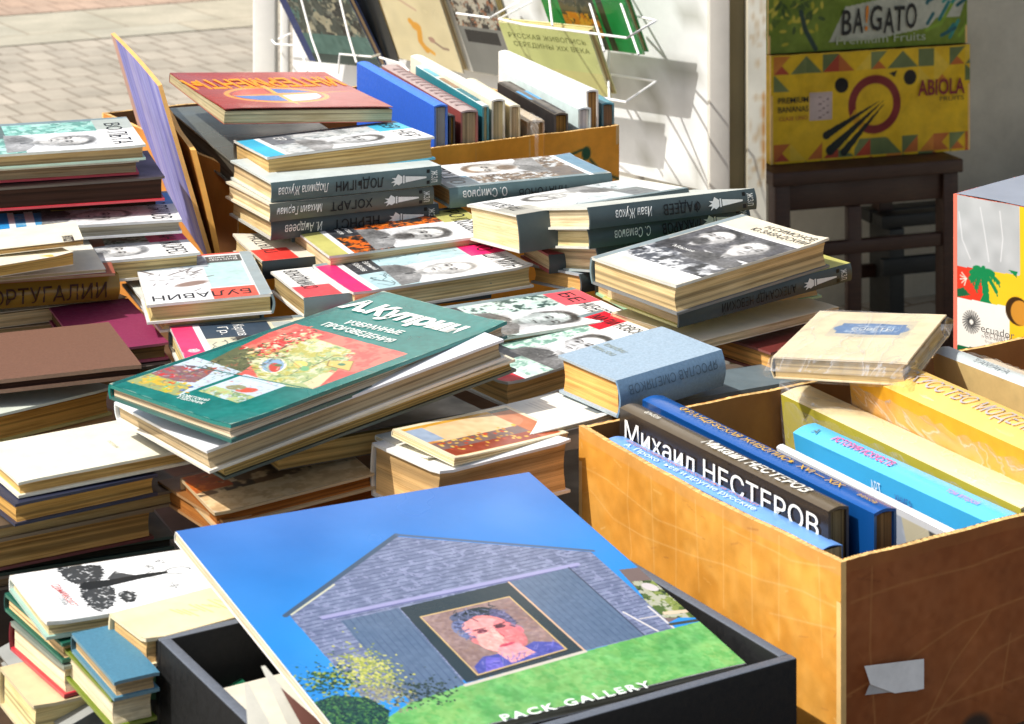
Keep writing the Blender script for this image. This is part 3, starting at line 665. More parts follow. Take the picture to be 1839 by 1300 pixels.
rack_book('r2', 'cream book with a small orange figure leaning in the wire rack', (214, 204, 168), a_r2)
rack_book('r3', 'grey book with a dark label beside the cream book in the wire rack', (150, 150, 144), a_r3, T=.018)
rack_book('r5', 'green album with a dark picture in the upper right pocket of the wire rack', (28, 134, 62), a_r5)
rack_book('r4', 'pale green art book on Russian painting in the lower right pocket of the wire rack', (200, 198, 140), a_r4, [('РУССКАЯ ЖИВОПИСЬ', .07, .78, .075, .86, (120, 128, 70)), ('СЕРЕДИНЫ XIX ВЕКА', .10, .65, .075, .84, (120, 128, 70))], T=.014)

# ------------------------------------------------------------------ cardboard boxes
def wall_art(w_, h_, base=(214, 152, 68), seed=1, res=3):
    A = Art(w_, h_, res, base); A.tint(np.ones_like(A.X), 10, 60, seed); return A
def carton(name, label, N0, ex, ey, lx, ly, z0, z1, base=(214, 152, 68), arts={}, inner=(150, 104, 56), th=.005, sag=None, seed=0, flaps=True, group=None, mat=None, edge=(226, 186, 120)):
    """open box; N0 corner at ground plan, ex/ey unit vectors, walls named side_panel"""
    mat = mat or M_CARD
    r = empty(name, (N0.x, N0.y, z0), label, 'box', group); h = z1 - z0
    O = Vector((0, 0, 0))
    def wall(o, d, n, ln, key):
        A = arts.get(key) or wall_art(ln * 1000, h * 1000, base, seed + hash_(key)); mb = MB()
        xs = np.linspace(0, ln, A.m); zs = np.linspace(0, 1, A.n)
        q = random.Random(seed * 7 + hash_(key)); p1, p2 = q.uniform(0, 6), q.uniform(0, 6)
        top = np.array([h + .0005 * math.sin(x * 70 + p1) * math.sin(x * 23 + p2) - (sag(key, x / ln) if sag else 0) for x in xs])
        bul = lambda x, z: .0022 * math.sin(math.pi * x / ln) * math.sin(z * 3 + p1) 
        def PT(off):
            return np.array([[tuple(o + d * x - n * bul(x, z) + n * off + EZ * (z * top[j])) for j, x in enumerate(xs)] for z in zs])
        a, b = PT(0), PT(th)
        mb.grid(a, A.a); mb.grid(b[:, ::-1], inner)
        ec = np.array(edge, float)[None, None] * (1 + np.random.default_rng(seed + 5).uniform(-.22, .12, (2, A.m, 1))); rj = np.stack([a[-1], b[-1]]); rj[..., 2] += np.random.default_rng(seed + 6).uniform(-.0007, .0003, rj.shape[:2]); mb.grid(rj, np.clip(ec, 0, 255))
        mb.grid(np.stack([a[:, 0], b[:, 0]], 0), edge); mb.grid(np.stack([b[:, -1], a[:, -1]], 0), edge)
        return mb.build('side_panel', mat, r, smooth=True)
    wall(O, ex, ey, lx, 'front'); wall(O + ey * ly, -ey, ex, ly, 'left'); wall(O + ex * lx, ey, -ex, ly, 'right'); wall(O + ex * lx + ey * ly, -ex, -ey, lx, 'back')
    mb = MB(); mb.face([tuple(O + ex * .004 + ey * .004 + EZ * .003), tuple(O + ex * (lx - .004) + ey * .004 + EZ * .003), tuple(O + ex * (lx - .004) + ey * (ly - .004) + EZ * .003), tuple(O + ex * .004 + ey * (ly - .004) + EZ * .003)], inner)
    mb.build('bottom_panel', mat, r)
    return r
# front right box; its left wall is mapped (distance from far end, height)
N1 = Vector((*(0.2423,1.6410), 0)); LB = .357; RB = .56; ZT = .86
A = wall_art(LB * 1000, 160, (212, 150, 62), 4, 1.)
A.tint(np.ones_like(A.X), 9, 9, 44); A.speckle(np.ones_like(A.X), [(200, 130, 40)], 70, 45, .55, .4); A.rect(0, 150, 400, 160, (206, 150, 84), .6)
for k in range(60):
    rq = random.Random(k + 900); x, y = rq.uniform(0, LB * 1000), rq.uniform(10, 158); A.line([(x, y), (x + rq.uniform(-14, 14), y + rq.uniform(-4, 4))], rq.uniform(.5, 1.2), rq.choice([(190, 120, 50), (238, 200, 140), (160, 100, 50)]), rq.uniform(.2, .6))
for pl in ([(338.7,109.6),(303.8,96.5),(261.7,95.8),(197.5,103.0),(144.4,111.7),(93.9,115.7),(45.8,123.7),(6.4,124.9)], [(278.3,151.5),(281.7,117.6),(276.6,76.9),(286.7,21.7)], [(245.3,152.1),(243.6,64.7)], [(209.3,153.8),(213.2,65.9)], [(182.1,153.0),(180.5,77.2)], [(144.4,155.8),(147.4,75.4)],
           [(108.1,154.2),(109.5,75.7)], [(73.0,156.9),(75.8,75.0)], [(25.9,155.5),(22.0,82.1)], [(144.4,142.6),(101.0,143.5),(59.3,142.3),(6.4,153.7)], [(365.5,125.7),(312.4,127.1),(237.2,117.6),(174.4,124.1)], [(86.9,92.4),(6.4,108.5)]):
    A.line([(LB * 1000 - x, y) for x, y in pl][:], 1.0, (232, 196, 144), .38)
rb_ = RB * 1000
AF = wall_art(rb_, 160, (140, 78, 36), 9, 1.2); AF.tint(np.ones_like(AF.X), 6, 6, 61)  # shade on this side is put into a darker base colour
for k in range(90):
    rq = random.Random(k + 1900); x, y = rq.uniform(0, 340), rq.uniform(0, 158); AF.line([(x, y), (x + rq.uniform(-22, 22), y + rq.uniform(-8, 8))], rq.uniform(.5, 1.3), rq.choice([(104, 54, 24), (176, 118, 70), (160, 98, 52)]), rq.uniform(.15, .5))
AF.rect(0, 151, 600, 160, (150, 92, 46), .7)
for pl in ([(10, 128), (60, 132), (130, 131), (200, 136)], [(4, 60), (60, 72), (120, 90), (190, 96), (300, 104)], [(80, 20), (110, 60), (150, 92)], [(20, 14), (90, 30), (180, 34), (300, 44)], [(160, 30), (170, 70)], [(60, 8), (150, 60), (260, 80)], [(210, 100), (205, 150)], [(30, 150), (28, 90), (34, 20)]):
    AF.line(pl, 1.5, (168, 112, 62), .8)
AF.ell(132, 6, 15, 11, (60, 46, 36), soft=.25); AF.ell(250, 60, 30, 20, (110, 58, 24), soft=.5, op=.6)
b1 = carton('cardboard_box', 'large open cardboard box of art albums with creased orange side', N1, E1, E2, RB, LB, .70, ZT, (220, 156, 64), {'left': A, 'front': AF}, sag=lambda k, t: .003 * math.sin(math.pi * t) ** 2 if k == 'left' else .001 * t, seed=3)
# torn white tape on the shaded side
mb = MB(); o_ = Vector((0, 0, 0)); fp = lambda x, z, n: tuple(E1 * x - E2 * n + EZ * z)
tp = [(18.5,81.2),(76.4,73.7),(76.4,51.0),(48.0,54.2),(24.3,66.2)]; tp2 = [(24.3,65.8),(48.0,54.2),(76.4,51.0),(69.8,50.4),(42.6,55.8),(20.1,58.9)]
mb.face([fp(x / 1000, z / 1000, .0045) for x, z in tp], (232, 234, 232)); mb.face([fp(x / 1000, z / 1000, .0035) for x, z in tp2], (180, 182, 182))
tape = mb.build('torn_tape', M_PRINT, b1)
# back box
N2 = Vector((*(-0.3232,2.6356), 0)); X2 = Vector((*(0.1406,2.9213), 0)) - N2; L2 = X2.length; X2 = X2.normalized(); Y2 = Vector((-X2.y, X2.x, 0))
A = wall_art(L2 * 1000, 240, (240, 162, 44), 6, 2)
gr = (34, 84, 54)
A.line([(413.5,208.1),(451.7,204.7),(473.1,210.3),(487.8,213.8)], 3, gr); A.ell(*(493.0,208.1), 7, 9, gr); A.line([(499.1,198.8),(512.2,185.0),(525.3,176.3),(544.7,167.5)], 3.4, gr); A.line([(488.7,199.9),(492.2,190.9)], 1.4, gr)
A.line([(406.8,235.9),(405.9,194.7)], 1.4, (226, 180, 110)); A.line([(327.2,234.3),(326.4,182.5)], 1.0, (214, 160, 90), .7)
b2 = carton('cardboard_box', 'brown cardboard box of upright books below the wire rack, green mark on its front', N2, X2, Y2, L2, .44, .70, .934, (190, 124, 52), {'front': A}, seed=11)
# purple striped flap and the bare sheet beside it
fa, fb = Vector((*(-0.3436,2.5473), .86)), Vector((-0.4000,2.5500,1.0506)); fd = Vector((-.305, .952, 0))
up = (fb - fa); root = empty('box_flap', fa, 'tall purple striped cardboard flap standing beside the back box', 'cardboard flap')
A = Art(410, up.length * 1000 + 14, 3, (142, 142, 206))
for i in range(46):
    r = random.Random(i); x = r.uniform(0, 410); A.line([(x, 0), (x + 8, 260)], r.uniform(3, 14), r.choice([(172, 174, 218), (112, 112, 192), (150, 146, 204), (100, 104, 184), (182, 172, 206)]), .6)
A.rect(372, 0, 410, 400, (190, 150, 136))
mb = MB(); U = up.normalized(); nn = fd.cross(U).normalized(); W0 = -.012
def fpn(x, y, k): 
    q = fd * x + U * (y + W0) + nn * (k + .003 * math.sin(x * 7)); return tuple(q)
hh = lambda x: (1 if 1 else 0)
P = np.array([[fpn(A.X[i, j] / 1000, A.Y[i, j] / 1000 * (1 - .008 * math.sin(A.X[i, j] / 130)), 0.0) for j in range(A.m)] for i in range(A.n)]); P2 = np.array([[fpn(A.X[i, j] / 1000, A.Y[i, j] / 1000 * (1 - .008 * math.sin(A.X[i, j] / 130)), -.005) for j in range(A.m)] for i in range(A.n)])
mb.grid(P2, A.a); mb.grid(P[:, ::-1], (186, 124, 52)); mb.grid(np.stack([P[-1], P2[-1]]), (224, 170, 100)); mb.grid(np.stack([P[:, 0], P2[:, 0]]), (230, 178, 104)); mb.grid(np.stack([P[:, -1], P2[:, -1]]), (224, 170, 100))
mb.build('striped_panel', M_CARD, root, smooth=True)
root = empty('cardboard_sheet', fa + Vector((.012, 0, 0)), 'bare brown cardboard sheet leaning between the purple flap and the back box', 'cardboard sheet')
mb = MB(); q = [Vector((-.004, 0, -.02)), Vector((-.036, 0, .118)), Vector((-.12, .26, .135)), Vector((-.09, .26, -.02))]
xs = np.linspace(0, 1, 12); P = np.array([[tuple(q[0].lerp(q[1], t).lerp(q[3].lerp(q[2], t), s) + Vector((.0015 * math.sin(8 * s + 3 * t), 0, .0015 * math.sin(11 * s) * t))) for s in xs] for t in xs]); P2 = P + np.array((.006, .001, 0))
for G, c in ((P, (196, 134, 62)), (P2[:, ::-1], (186, 124, 54)), (np.stack([P[-1], P2[-1]]), (230, 178, 100)), (np.stack([P[:, 0], P2[:, 0]]), (232, 172, 84))): mb.grid(G, c)
mb.build('sheet_panel', M_CARD, root, smooth=True)

# black box in front
BK = (16, 17, 18)
N3 = Vector((*(0.2039,1.5917), 0)); W3 = .379; D3 = .272
b3 = empty('black_box', (N3.x, N3.y, .70), 'open black box in front holding the album with the barn cover', 'box')
mb = MB(); o3 = -E1 * W3; t3 = .009
def bx(mb, o, a, b, c0, c1, z0, z1, col, cols=None):
    M = Matrix(((E1.x, E2.x, 0, o.x), (E1.y, E2.y, 0, o.y), (0, 0, 1, 0), (0, 0, 0, 1))); mb.box(a, b, c0, c1, z0, z1, col, M, cols)
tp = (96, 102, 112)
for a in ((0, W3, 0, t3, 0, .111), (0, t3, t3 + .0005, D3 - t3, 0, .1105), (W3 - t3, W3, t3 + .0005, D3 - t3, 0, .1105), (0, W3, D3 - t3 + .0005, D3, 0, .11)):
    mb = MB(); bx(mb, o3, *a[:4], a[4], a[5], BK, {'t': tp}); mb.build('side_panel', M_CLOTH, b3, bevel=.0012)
mb = MB(); bx(mb, o3, t3 + .001, W3 - t3 - .001, t3 + .001, D3 - t3 - .001, .001, .006, BK); mb.build('bottom_panel', M_CLOTH, b3)
mb = MB(); bx(mb, o3, W3 - .10, W3 - .035, -.0032, -.0004, .0, .062, (196, 184, 158)); mb.build('paper_label', M_PRINT, b3)

# ecuador banana box at the right
NE = Vector((*(0.4766,2.4053), 0)); XE = Vector((.0585, -.062, 0)).normalized(); YE = Vector((-XE.y, XE.x, 0))
A = Art(300, 240, 1., (236, 190, 40)); wE = 300
sil = (176, 180, 182)
pW = lambda *p_: [(x, y) for x, y in p_]
A.poly([(-8.7,267.5),(83.3,275.9),(83.3,166.8),(0.0,163.0)], sil); A.tint((A.X < (83.3,223.1)[0]) & (A.Y > 130), 10, 14, 3)
for pl in ([(34.4,231.3),(40.1,203.8),(45.0,175.0)], [(7.2,222.0),(11.5,192.7),(21.6,173.6)], [(59.0,230.7),(62.5,201.8),(59.7,177.7)]): A.line(pl, 1.3, (216, 218, 220), .8)
A.poly([(-4.4,163.4),(40.1,164.6),(45.0,130.5),(-2.9,129.4)], (214, 60, 40)); A.poly([(40.1,164.6),(84.7,167.1),(84.7,134.3),(42.9,130.1)], (236, 190, 40))
gn = (22, 128, 74)
cxp, cyp = (37.2,162.8); A.poly([(34.4,159.9),(42.9,161.5),(45.7,133.6),(51.3,128.8),(31.6,127.2),(37.2,137.9)], gn)
for t0, ln in ((-2.6, 15), (-2.1, 17), (-1.2, 16), (-.7, 22), (-.2, 20), (.3, 14), (2.6, 12), (3.1, 15), (3.5, 17), (1.4, 8)):
    pts = [(cxp + ln * k / 6 * math.cos(t0), cyp + ln * k / 6 * math.sin(t0) + 5 * k / 6 - 9 * (k / 6) ** 2) for k in range(7)]
    A.line(pts, 4.4, gn); 
    for k in range(2, 7): A.line([pts[k], (pts[k][0] + 1.5, pts[k][1] - 4.5)], 1.6, gn)
A.line([(cxp + 2, cyp - 4), (cxp + 3, cyp - 16)], 5, gn)
A.poly([(0.0,136.6),(13.0,141.5),(21.6,134.8),(0.0,128.2)], (30, 96, 60)); A.poly([(69.5,170.1),(80.5,171.0),(79.2,163.7)], gn)
for k in range(5): A.line([(16.6,151.8), ((16.6,151.8)[0] + 8 * math.cos(k * .5 + 2.4), (16.6,151.8)[1] + 8 * math.sin(k * .5 + 2.4))], 1.2, (236, 226, 210))
A.poly([(-4.4,129.1),(70.9,131.5),(70.9,79.7),(-4.4,75.5)], (232, 230, 222)); A.poly([(-4.4,77.3),(33.0,79.9),(33.0,47.7),(-4.4,45.4)], (24, 100, 62))
cx_, cy_ = (23.0,106.4)
for k in range(24):
    t = k / 24 * 2 * math.pi; A.line([(cx_ + 3.0 * math.cos(t), cy_ + 3.4 * math.sin(t)), (cx_ + 7 * math.cos(t + .35), cy_ + 7.4 * math.sin(t + .35)), (cx_ + 11 * math.cos(t + .5), cy_ + 12 * math.sin(t + .5))], 1.1, (60, 60, 60))
A.ell(*(80.5,128.8), 15, 15, (60, 40, 20)); A.ell(*(84.0,127.7), 12, 13, (196, 136, 48))
b4 = carton('banana_box', 'yellow, red and white banana box with grey tape standing at the right edge', NE, XE, YE, .30, .40, .72, .96, (214, 70, 60), {'front': A}, seed=21, mat=M_GLOSS, edge=(226, 120, 100))
mb = MB(); G = np.array([[tuple(XE * (.002 + x * .29) + YE * (.002 + y * .39) + EZ * (.2405 + .001 * math.sin(9 * x + 5 * y))) for x in np.linspace(0, 1, 12)] for y in np.linspace(0, 1, 12)]); mb.grid(G, (152, 160, 174)); mb.build('taped_lid', M_GLOSS, b4, smooth=True)
mb = MB(); fE = lambda u, v: tuple(XE * u - YE * .0035 + EZ * v)
put_text(mb, 'ecuador', fE, (37.9,100.0)[0] / 1000, (37.9,100.0)[1] / 1000, .0085, .042, (90, 88, 86)); put_text(mb, 'fruta verde', fE, (38.6,94.8)[0] / 1000, (38.6,94.8)[1] / 1000 - .001, .003, .030, (120, 118, 116)); mb.build('printed_name', M_INK, b4)

# fruit boxes on a stool in the shade
XA = Vector((.945, .326, 0)); YA = Vector((-.326, .945, 0)); NA = Vector((.570, 4.907, 0))
A = Art(500, 240, 2.0, (214, 172, 14)); al = np.ones_like(A.X, bool)
tri = [(178, 96, 36), (96, 108, 62), (214, 178, 50), (168, 64, 36), (196, 120, 40), (110, 120, 70)]
for row, (y0, y1) in enumerate(((196, 236), (158, 196), (4, 42), (-34, 4))):
    for i in range(13):
        r = random.Random(i * 13 + row * 5); x0 = 8 + i * 40
        if 150 < x0 < 250 and row == 1: continue
        if row == 1 and r.random() < .45: continue
        A.poly([(x0, y0), (x0 + 40, y0), (x0 + (40 if r.random() < .5 else 0), y1)], r.choice(tri)); 
        if r.random() < .5: A.poly([(x0, y1), (x0 + 40, y1), (x0, y0)], r.choice(tri))
A.rect(0, 62, 500, 150, (214, 172, 14)); 
c0 = (257, 118)
A.ell(*c0, 66, 66, (120, 32, 30)); A.ell(*c0, 47, 47, (214, 172, 14)); A.poly([(147, 30), (202, 10), (257, 108), (207, 108)], (214, 172, 14), .8)
for (x0, y0), (x1, y1), w0 in (((275, 128), (137, 56), 9), ((283, 128), (147, 22), 11), ((287, 124), (181, 16), 9)):
    nx, ny = (y1 - y0), -(x1 - x0); l_ = math.hypot(nx, ny); nx, ny = nx / l_, ny / l_
    A.poly([(x0, y0), (x1 + nx * w0, y1 + ny * w0), (x1 - nx * w0, y1 - ny * w0)], (16, 26, 20)); A.ell(x1, y1, w0, w0, (16, 26, 20))
A.poly([(293, 186), (313, 192), (307, 176)], (20, 26, 20)); A.ell(174, 166, 17, 17, (14, 12, 8)); A.ell(346, 174, 16, 17, (14, 12, 8))
A.rect(96, 92, 150, 152, (190, 168, 160)); 
for k in range(10): A.rect(118 + k % 3 * 10, 96 + k * 5, 124 + k % 3 * 9, 98 + k * 5, (120, 100, 96))
A.tint(al, 8, 26, 8)
b5 = carton('fruit_box', 'yellow fruit box with a dark red ring, lower of the two on the stool', NA, XA, YA, .50, .38, .462, .702, (200, 160, 30), {'front': A}, seed=31)
fA = lambda u, v: tuple(XA * u - YA * .0045 + EZ * v)
mb = MB(); put_text(mb, 'ABIOLA', fA, .364, .132, .036, .120, (120, 26, 36), bold=.02); put_text(mb, 'FRUITS', fA, .420, .117, .010, .062, (70, 60, 30)); put_text(mb, 'PREMIUM', fA, .016, .134, .013, .074, (30, 34, 20), bold=.01); put_text(mb, 'BANANAS', fA, .016, .114, .013, .074, (30, 34, 20), bold=.01); put_text(mb, 'CLASE UNO', fA, .018, .096, .009, .070, (150, 60, 40)); mb.build('printed_name', M_INK, b5)
A = Art(500, 240, 2.0, (104, 124, 30)); A.tint(al[:A.n, :A.m], 10, 30, 2)
A.poly([(150, 20), (190, 96), (330, 118), (500, 112), (480, 60), (420, 60), (400, 40), (250, 18)], (176, 176, 158)); 
for k in range(60):
    r = random.Random(k + 90); A.ell(60 + r.gauss(0, 36), 90 + r.gauss(0, 34), 4, 9, r.choice([(168, 160, 40), (60, 80, 30), (190, 176, 60), (80, 100, 30)]), r.uniform(0, 180))
A.line([(80, 90), (90, 50), (116, 6)], 11, (40, 60, 50))
for k in range(16):
    r = random.Random(k + 190); x = r.uniform(390, 500); y = r.uniform(10, 130); A.line([(x, y), (x + r.uniform(14, 50), y + r.uniform(10, 50))], 8, r.choice([(30, 110, 110), (50, 130, 120), (120, 150, 40), (24, 84, 92)]))
A.tint(al[:A.n, :A.m], 6, 8, 12)
b6 = carton('fruit_box', 'green fruit box with black brush lettering, upper of the two on the stool', NA + YA * .012, XA, YA, .50, .37, .704, .944, (110, 130, 40), {'front': A}, seed=37)
mb = MB(); kw = dict(bold=.012, shear=.08)
for ch, x, wd, c in (('B', .178, .025, 0), ('A', .206, .026, 0), ('!', .236, .010, 1), ('G', .250, .030, 0), ('A', .283, .027, 0), ('T', .311, .027, 0), ('O', .340, .028, 0)): put_text(mb, ch, fA, x, .038 + .004 * math.sin(x * 60), .058, wd, (18, 20, 18) if not c else (206, 120, 30), **kw)
put_text(mb, 'Premium Fruits', fA, .165, .013, .020, .225, (170, 176, 150)); mb.build('printed_name', M_INK, b6)
ST = (62, 38, 26)
st = empty('wooden_stool', (.66, 4.86, 0), 'dark brown wooden stool with crossed rails under the fruit boxes', 'stool')
MS = Matrix(((XA.x, YA.x, 0, 0), (XA.y, YA.y, 0, 0), (0, 0, 1, 0), (0, 0, 0, 1)))
def sb(nm, *a): mb = MB(); mb.box(*a, ST, MS); return mb.build(nm, M_WOOD, st, bevel=.003)
sb('seat', -.10, .37, .0, .36, .43, .46); sb('seat_rail', -.05, .325, .02, .04, .37, .43); sb('seat_rail', -.05, .325, .32, .34, .37, .43)
for x in (-.09, .325):
    for y in (.01, .31): sb('leg', x, x + .038, y, y + .038, 0, .43)
sb('stretcher', -.05, .325, .015, .035, .265, .295); sb('stretcher', -.05, .325, .32, .34, .12, .15)
sb('centre_post', .09, .125, .016, .034, .0, .37)
bn = empty('low_bench', (.75, 5.16, 0), 'low dark slatted bench behind the stool against the wall', 'bench')
for nm, a in (('slat', (.12, .95, .0, .05, .25, .28)), ('slat', (.12, .95, .06, .11, .25, .28)), ('rail', (.12, .95, -.005, .015, .14, .18)), ('leg', (.14, .18, .0, .1, 0, .248)), ('leg', (.86, .9, .0, .1, 0, .248))):
    mb = MB(); mb.box(*a, (40, 41, 39), MS); mb.build(nm, M_WOOD, bn, bevel=.003)
# ------------------------------------------------------------------ covers
GR_SP = (112, 132, 136); DK_SP = (62, 74, 76); PG = (232, 212, 170); PGW = (236, 228, 206); PGT = (214, 188, 138)
GSER = 'grey backed biography series'
def ser(name_, label, pose, seed, title, band, k=None, art=True, **kw):
    W, L = POSES[pose][7], POSES[pose][6]
    A = series_cover(W, L, seed, band=band, **(k or {})) if art else None
    ts = []
    f = L / .207
    for t in title: ts.append(t)
    return book('biography_book', label, pose, cover=(200, 204, 202), page=PG, spine=GR_SP, art=A, title=ts, back=(226, 226, 220), **kw)
def T1(s, x, y, h, wd, col=(34, 36, 40), **k): return (s, x, y, h, dict(wdt=wd, col=col, **k))
WH_ = (232, 232, 228); INK = (34, 36, 40)
ser('b', 'biography book with pink title block and bald portrait in the middle of the table', 'hochi', 3, [T1('ХО', .014, .178, .018, .032), T1('ШИ МИН', .060, .174, .022, .064), T1('Евгений', .018, .050, .0065, .036, WH_), T1('Кобелев', .018, .038, .0075, .036, WH_)], (238, 38, 108), dict(panel=(176, 206, 212), bald=True, skin=(222, 222, 220)), curl=.001)
ser('b', 'biography book with orange and black picture and olive ends, behind the pink one', 'rokos', 8, [T1('РО', .016, .178, .018, .028), T1('КОССОВСКИЙ', .050, .174, .020, .074), T1('Владислав', .016, .050, .006, .036, WH_), T1('Кардашов', .016, .040, .006, .036, WH_)], (186, 182, 106), dict(panel=(40, 38, 38), wash=[(232, 120, 30), (214, 96, 24), (36, 34, 34)], skin=(200, 200, 198)))
W_, L_ = POSES['bulavin'][7], POSES['bulavin'][6]
A = Art(W_ * 1000, L_ * 1000, 1., (228, 230, 230)); a_ = A
A.rect(0, 0, 200, 7, (226, 96, 84)); A.rect(16, 18, 60, 152, (178, 208, 206)); A.tint((A.X > 16) & (A.X < 60) & (A.Y > 18) & (A.Y < 152), 8, 5, 2)
A.rect(14, 14, 52, 44, (84, 84, 82)); A.rect(52, 9, 128, 60, (150, 164, 176)); A.speckle((A.X > 52) & (A.Y > 9) & (A.Y < 60), [(108, 122, 140), (180, 188, 192)], 9, 5, .55)
A.rect(58, 60, 128, 152, (226, 228, 230))
for i in range(46):
    r = random.Random(i + 4); x, y = 92 + r.gauss(0, 17), 92 + r.gauss(0, 24); A.line([(x, y), (x + r.uniform(-8, 8), y + r.uniform(-10, 10))], r.uniform(.8, 2.6), (86, 78, 80), .8)
A.ell(88, 100, 15, 22, (220, 222, 224), 10, soft=.1); A.ell(76, 128, 18, 9, (140, 118, 108), 20, soft=.2); A.line([(70, 80), (60, 70)], 3, (90, 80, 80)); A.line([(112, 74), (124, 56)], 3, (96, 84, 84)); A.line([(70, 60), (96, 84)], 2.4, (90, 80, 80))
for q in (-5, 6): A.ell(88 + q, 102, 3, 1.4, (60, 56, 60))
A.line([(84, 92), (92, 92)], 1.2, (70, 60, 60)); A.rect(14, 156, 60, L_ * 1000, (228, 92, 78)); A.rect(0, 0, 13, 300, (150, 164, 168))
book('biography_book', 'biography book turned round, with red corner, grey spine and ink drawing on its cover', 'bulavin', cover=(214, 216, 214), page=PG, spine=GR_SP, art=A, title=[T1('БУЛАВИН', .020, .168, .020, .100), T1('Виктор', .018, .030, .007, .030, WH_), T1('Буганов', .018, .020, .008, .030, WH_)])
book('biography_book', 'book with a narrow cream edge directly under the one with the red corner', 'bulav2', cover=(206, 210, 206), page=PG, spine=GR_SP)
A = series_cover(POSES['gen'][7], POSES['gen'][6], 12, band=(236, 60, 110), panel=(210, 204, 178), dark=(54, 70, 86)); A.rect(14, 29, 62, 98, (54, 70, 86)); A.rect(12, 98, 126, 150, (214, 206, 178)); A.rect(20, 102, 38, 122, (170, 176, 170)); A.ell(100, 12, 6, 6, (244, 190, 200))
book('biography_book', 'biography book with hot pink end half covered by the green art album', 'gen', cover=(196, 200, 200), page=PG, spine=GR_SP, art=A, title=[T1('Карпов', .020, .062, .011, .040, WH_), T1('Гр.', .024, .046, .010, .028, WH_), T1('Ж', .094, .008, .008, .010, WH_)])
W_, L_ = POSES['simonov'][7], POSES['simonov'][6]
A = Art(W_ * 1000, L_ * 1000, 1., (222, 214, 196)); A.rect(0, 28, 300, 34, (240, 240, 238)); A.tint(np.ones_like(A.X), 4, 20, 3)
A.rect(10, 34, 66, 92, (72, 76, 84)); A.rect(64, 34, 128, 92, (78, 80, 86)); A.speckle((A.Y > 34) & (A.Y < 92), [(150, 152, 156), (44, 46, 50), (200, 202, 204)], 9, 4, .58); A.rect(10, 92, 128, 168, (84, 84, 88)); A.rect(10, 92, 128, 96, (235, 235, 235))
portrait(A, 42, 132, 26, 4, skin=(222, 220, 218), hair=(40, 40, 42), coat=(50, 50, 54)); portrait(A, 94, 128, 27, 9, skin=(216, 214, 212), hair=(70, 70, 72), coat=(96, 96, 98)); A.rect(10, 164, 130, 169, (240, 240, 238)); A.tint((A.Y > 34) & (A.Y < 165), 14, 3, 8)
A.rect(0, 169, 200, 300, (226, 216, 192)); A.rect(0, 0, 9, 300, (136, 150, 154))
book('biography_book', 'open biography book with two grey portraits and cream ends, topmost of the right pile', 'simonov', cover=(206, 206, 198), page=PG, spine=GR_SP, art=A, title=[T1('Н.СИМОНОВ', .052, .190, .010, .070), T1('Ю.ЗАВАДСКИЙ', .046, .176, .010, .078), T1('Мария', .030, .082, .006, .03, WH_)], curl=.002, back=(96, 100, 104))
book('biography_book', 'dark grey backed book tilted under the two grey portraits, torch mark on its spine', 'nevsky', cover=(186, 182, 100), page=PG, spine=DK_SP, spine_text=[T1('АЛЕКСАНДР НЕВСКИЙ', .075, .005, .009, .095, (16, 18, 20))], torch=.022)
book('green_book', 'bright green covered book under the two grey portraits, cream pages to the front', 'greenb', cover=(40, 150, 74), page=PGT, spine=(40, 44, 44), back=(150, 200, 160), spbulge=0)
book('paperback', 'thin cream paperback sticking out at the bottom of the right pile', 'creampb', cover=(226, 214, 190), page=(214, 196, 160), hard=False)
book('dark_red_book', 'dark red book with orange pages behind the pale blue book', 'burg', cover=(104, 40, 36), page=(232, 180, 108))
FSP = dict(page=(236, 222, 190), spine=DK_SP)
book('biography_book', 'dark spined book leaning back on top of the pile beside the kiosk post', 'fadeev', cover=(196, 200, 192), title=(), spine_text=[T1('Иван Жуков', .133, .006, .010, .045, WH_, shear=.2), T1('ФАДЕЕВ', .073, .006, .011, .046, (14, 16, 18), bold=.01)], torch=.019, **FSP)
book('biography_book', 'second dark spined book of the leaning pile, just under the topmost one', 'makarov', cover=(190, 194, 188), spine_text=[T1('С. Семанов', .130, .006, .010, .045, WH_, shear=.2), T1('МАКАРОВ', .065, .006, .011, .050, (14, 16, 18), bold=.01)], torch=.019, **FSP)
book('biography_book', 'third book of the leaning pile, thick cream pages and grey cover', 'mak3', cover=(142, 160, 164), **FSP)
book('biography_book', 'small tan paged book at the foot of the leaning pile', 'mak4', cover=(150, 160, 168), page=(226, 186, 120), spine=DK_SP)
W_, L_ = POSES['grad'][7], POSES['grad'][6]
A = series_cover(W_, L_, 22, band=(230, 228, 216), panel=(196, 204, 206), dark=(120, 124, 126), skin=(216, 216, 212)); A.rect(0, 168, 60, 300, (168, 166, 156))
book('biography_book', 'thick book with pale portrait cover and dark back, left of the leaning pile', 'grad', cover=(208, 208, 200), art=A, title=[T1('ГРАНОВСКИЙ', .030, .180, .018, .088)], **FSP)
book('biography_book', 'dark backed book under the thick pale portrait book', 'gradlow', cover=(170, 60, 70), spine_text=[T1('Л.Гумилёв', .120, .006, .010, .05, WH_)], **FSP)
W_, L_ = POSES['backbk'][7], POSES['backbk'][6]
A = series_cover(W_, L_, 28, band=(104, 140, 162), panel=(140, 122, 104), dark=(110, 100, 92), wash=[(104, 84, 66), (200, 206, 208), (82, 66, 54)], skin=(214, 208, 200), hair=(104, 84, 66)); A.rect(0, 22, 300, 28, (240, 240, 236)); A.rect(6, 165, 50, 300, (92, 104, 112))
